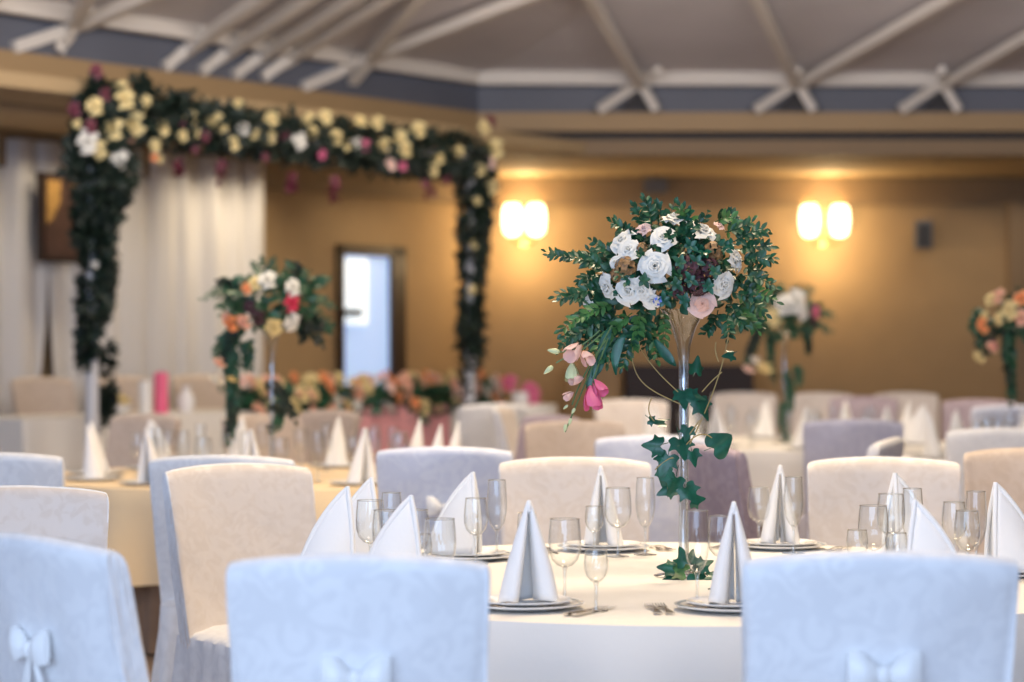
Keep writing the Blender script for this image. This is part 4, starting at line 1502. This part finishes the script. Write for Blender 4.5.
pv = empty('rose_bowl', on_top(134, .16))
tag(pv, 'low bowl of ivory roses beside the left arch post', 'flowers')
MB().lathe([(0, 0), (.05, 0), (.09, .04), (.1, .07), (.092, .07), (.08, .045), (0, .02)], 24).build('bowl', M['ceramic'], pv)
for i in range(7):
    a = i * 1.05
    q = 0 if i == 6 else .06
    rose(pv, Vector((q * math.cos(a), q * math.sin(a), .10 + (.03 if i == 6 else 0))), Vector((math.cos(a) * q * 6, math.sin(a) * q * 6 - .3, 1)).normalized(), .05, 'ivory', True, i)
pp = empty('pink_flower_vase', on_top(521, .2))
pp.location = at(521, 404, 20.6)
pp.location.z = .9
tag(pp, 'pair of bright pink blooms in a white pot right of the arch post', 'flowers')
MB().lathe([(0, 0), (.07, 0), (.09, .1), (.08, .1), (.06, .02), (0, .02)], 20).build('pot', M['ceramic'], pp)
for dx, dz in ((-.1, .17), (.07, .11), (.10, .06)):
    MB().tube([(0, 0, .03), (dx * .6, 0, dz * .6), (dx, 0, dz)], .006).build('flower_stem', M['stemgreen'], pp)
    rose(pp, Vector((dx, -.02, dz)), Vector((dx, -1, .4)).normalized(), .075, 'pink', True, 1)
st_ = empty('side_table', at(521, 404, 20.6).xy.to_3d())
tag(st_, 'small white draped stand right of the arch post holding the pink blooms', 'table')
MB().lathe([(.36, .02), (.33, .5), (.31, .86), (.30, .895), (0, .897)], 28).build('draped_cloth', M['cloth'], st_)
MB().lathe([(0, 0), (.2, 0), (.2, .02), (.03, .04), (.03, .88), (0, .88)], 16).build('pedestal', M['steel'], st_)

finish_series()

# ================================================================== LIGHT
def area(name, loc, rot, sx, sy, e, col, spread=180):
    ld = bpy.data.lights.new(name, 'AREA')
    ld.shape = 'RECTANGLE'
    ld.size, ld.size_y = sx, sy
    ld.energy = e
    ld.color = col
    ld.spread = R(spread)
    o = bpy.data.objects.new(name, ld)
    COL.objects.link(o)
    o.location = loc
    o.rotation_euler = rot
    return o


# daylight from the windows behind the photographer
area('window_daylight', (-1.8, -1.6, 2.1), (R(88), 0, R(-8)), 8, 3.0, 345, (.50, .69, 1.0))
# warm ceiling lamps above the tables
for x, y, e in ((.6, 5.6, 55), (.9, 9.0, 135), (-1.4, 11.9, 70), (2.2, 16.8, 22), (.3, 15.5, 22), (3.6, 15.8, 24), (-.7, 17.3, 75)):
    area('ceiling_lamp', (x, y, 4.15 if y > 15 else 4.6), (0, 0, 0), .9, .9, e, (1.0, .78, .52), 150)
# downlights set in the soffit close to the curtains and walls
for q, rz, e in ((wp(-1.2, .62, 3.05), ANG, 5), (wp(.6, .62, 3.05), ANG, 6), (wp(2.4, .62, 3.05), ANG, 10), (wp(4.4, .62, 3.05), ANG, 4.5), (Vector((4.6, 23.3, 3.05)), 0, 3)):
    area('soffit_downlight', q, (R(14), 0, rz), 1.3, .16, e, (1.0, .82, .58), 105)

# unseen fill lights added to brighten the roof panels from below
for x, y, e in ((-1.8, 13.2, 85), (1.6, 14.5, 95), (5.0, 14.5, 40)):
    area('added_roof_fill', (x, y, 3.72), (R(128), 0, R(8)), 2.4, .5, e, (1.0, .90, .82), 180)

w = bpy.data.worlds.new('world')
sc.world = w
w.use_nodes = True
bg = w.node_tree.nodes['Background']
bg.inputs[0].default_value = (.60, .72, 1.0, 1)
bg.inputs[1].default_value = 1.0

vs = sc.view_settings
vs.view_transform = 'Standard'
vs.look = 'None'
vs.exposure = .2
vs.gamma = 1
vs.use_curve_mapping = False
sc.cycles.use_denoising = True
sc.cycles.transparent_max_bounces = 24
sc.cycles.max_bounces = 10
sc.cycles.sample_clamp_indirect = 6
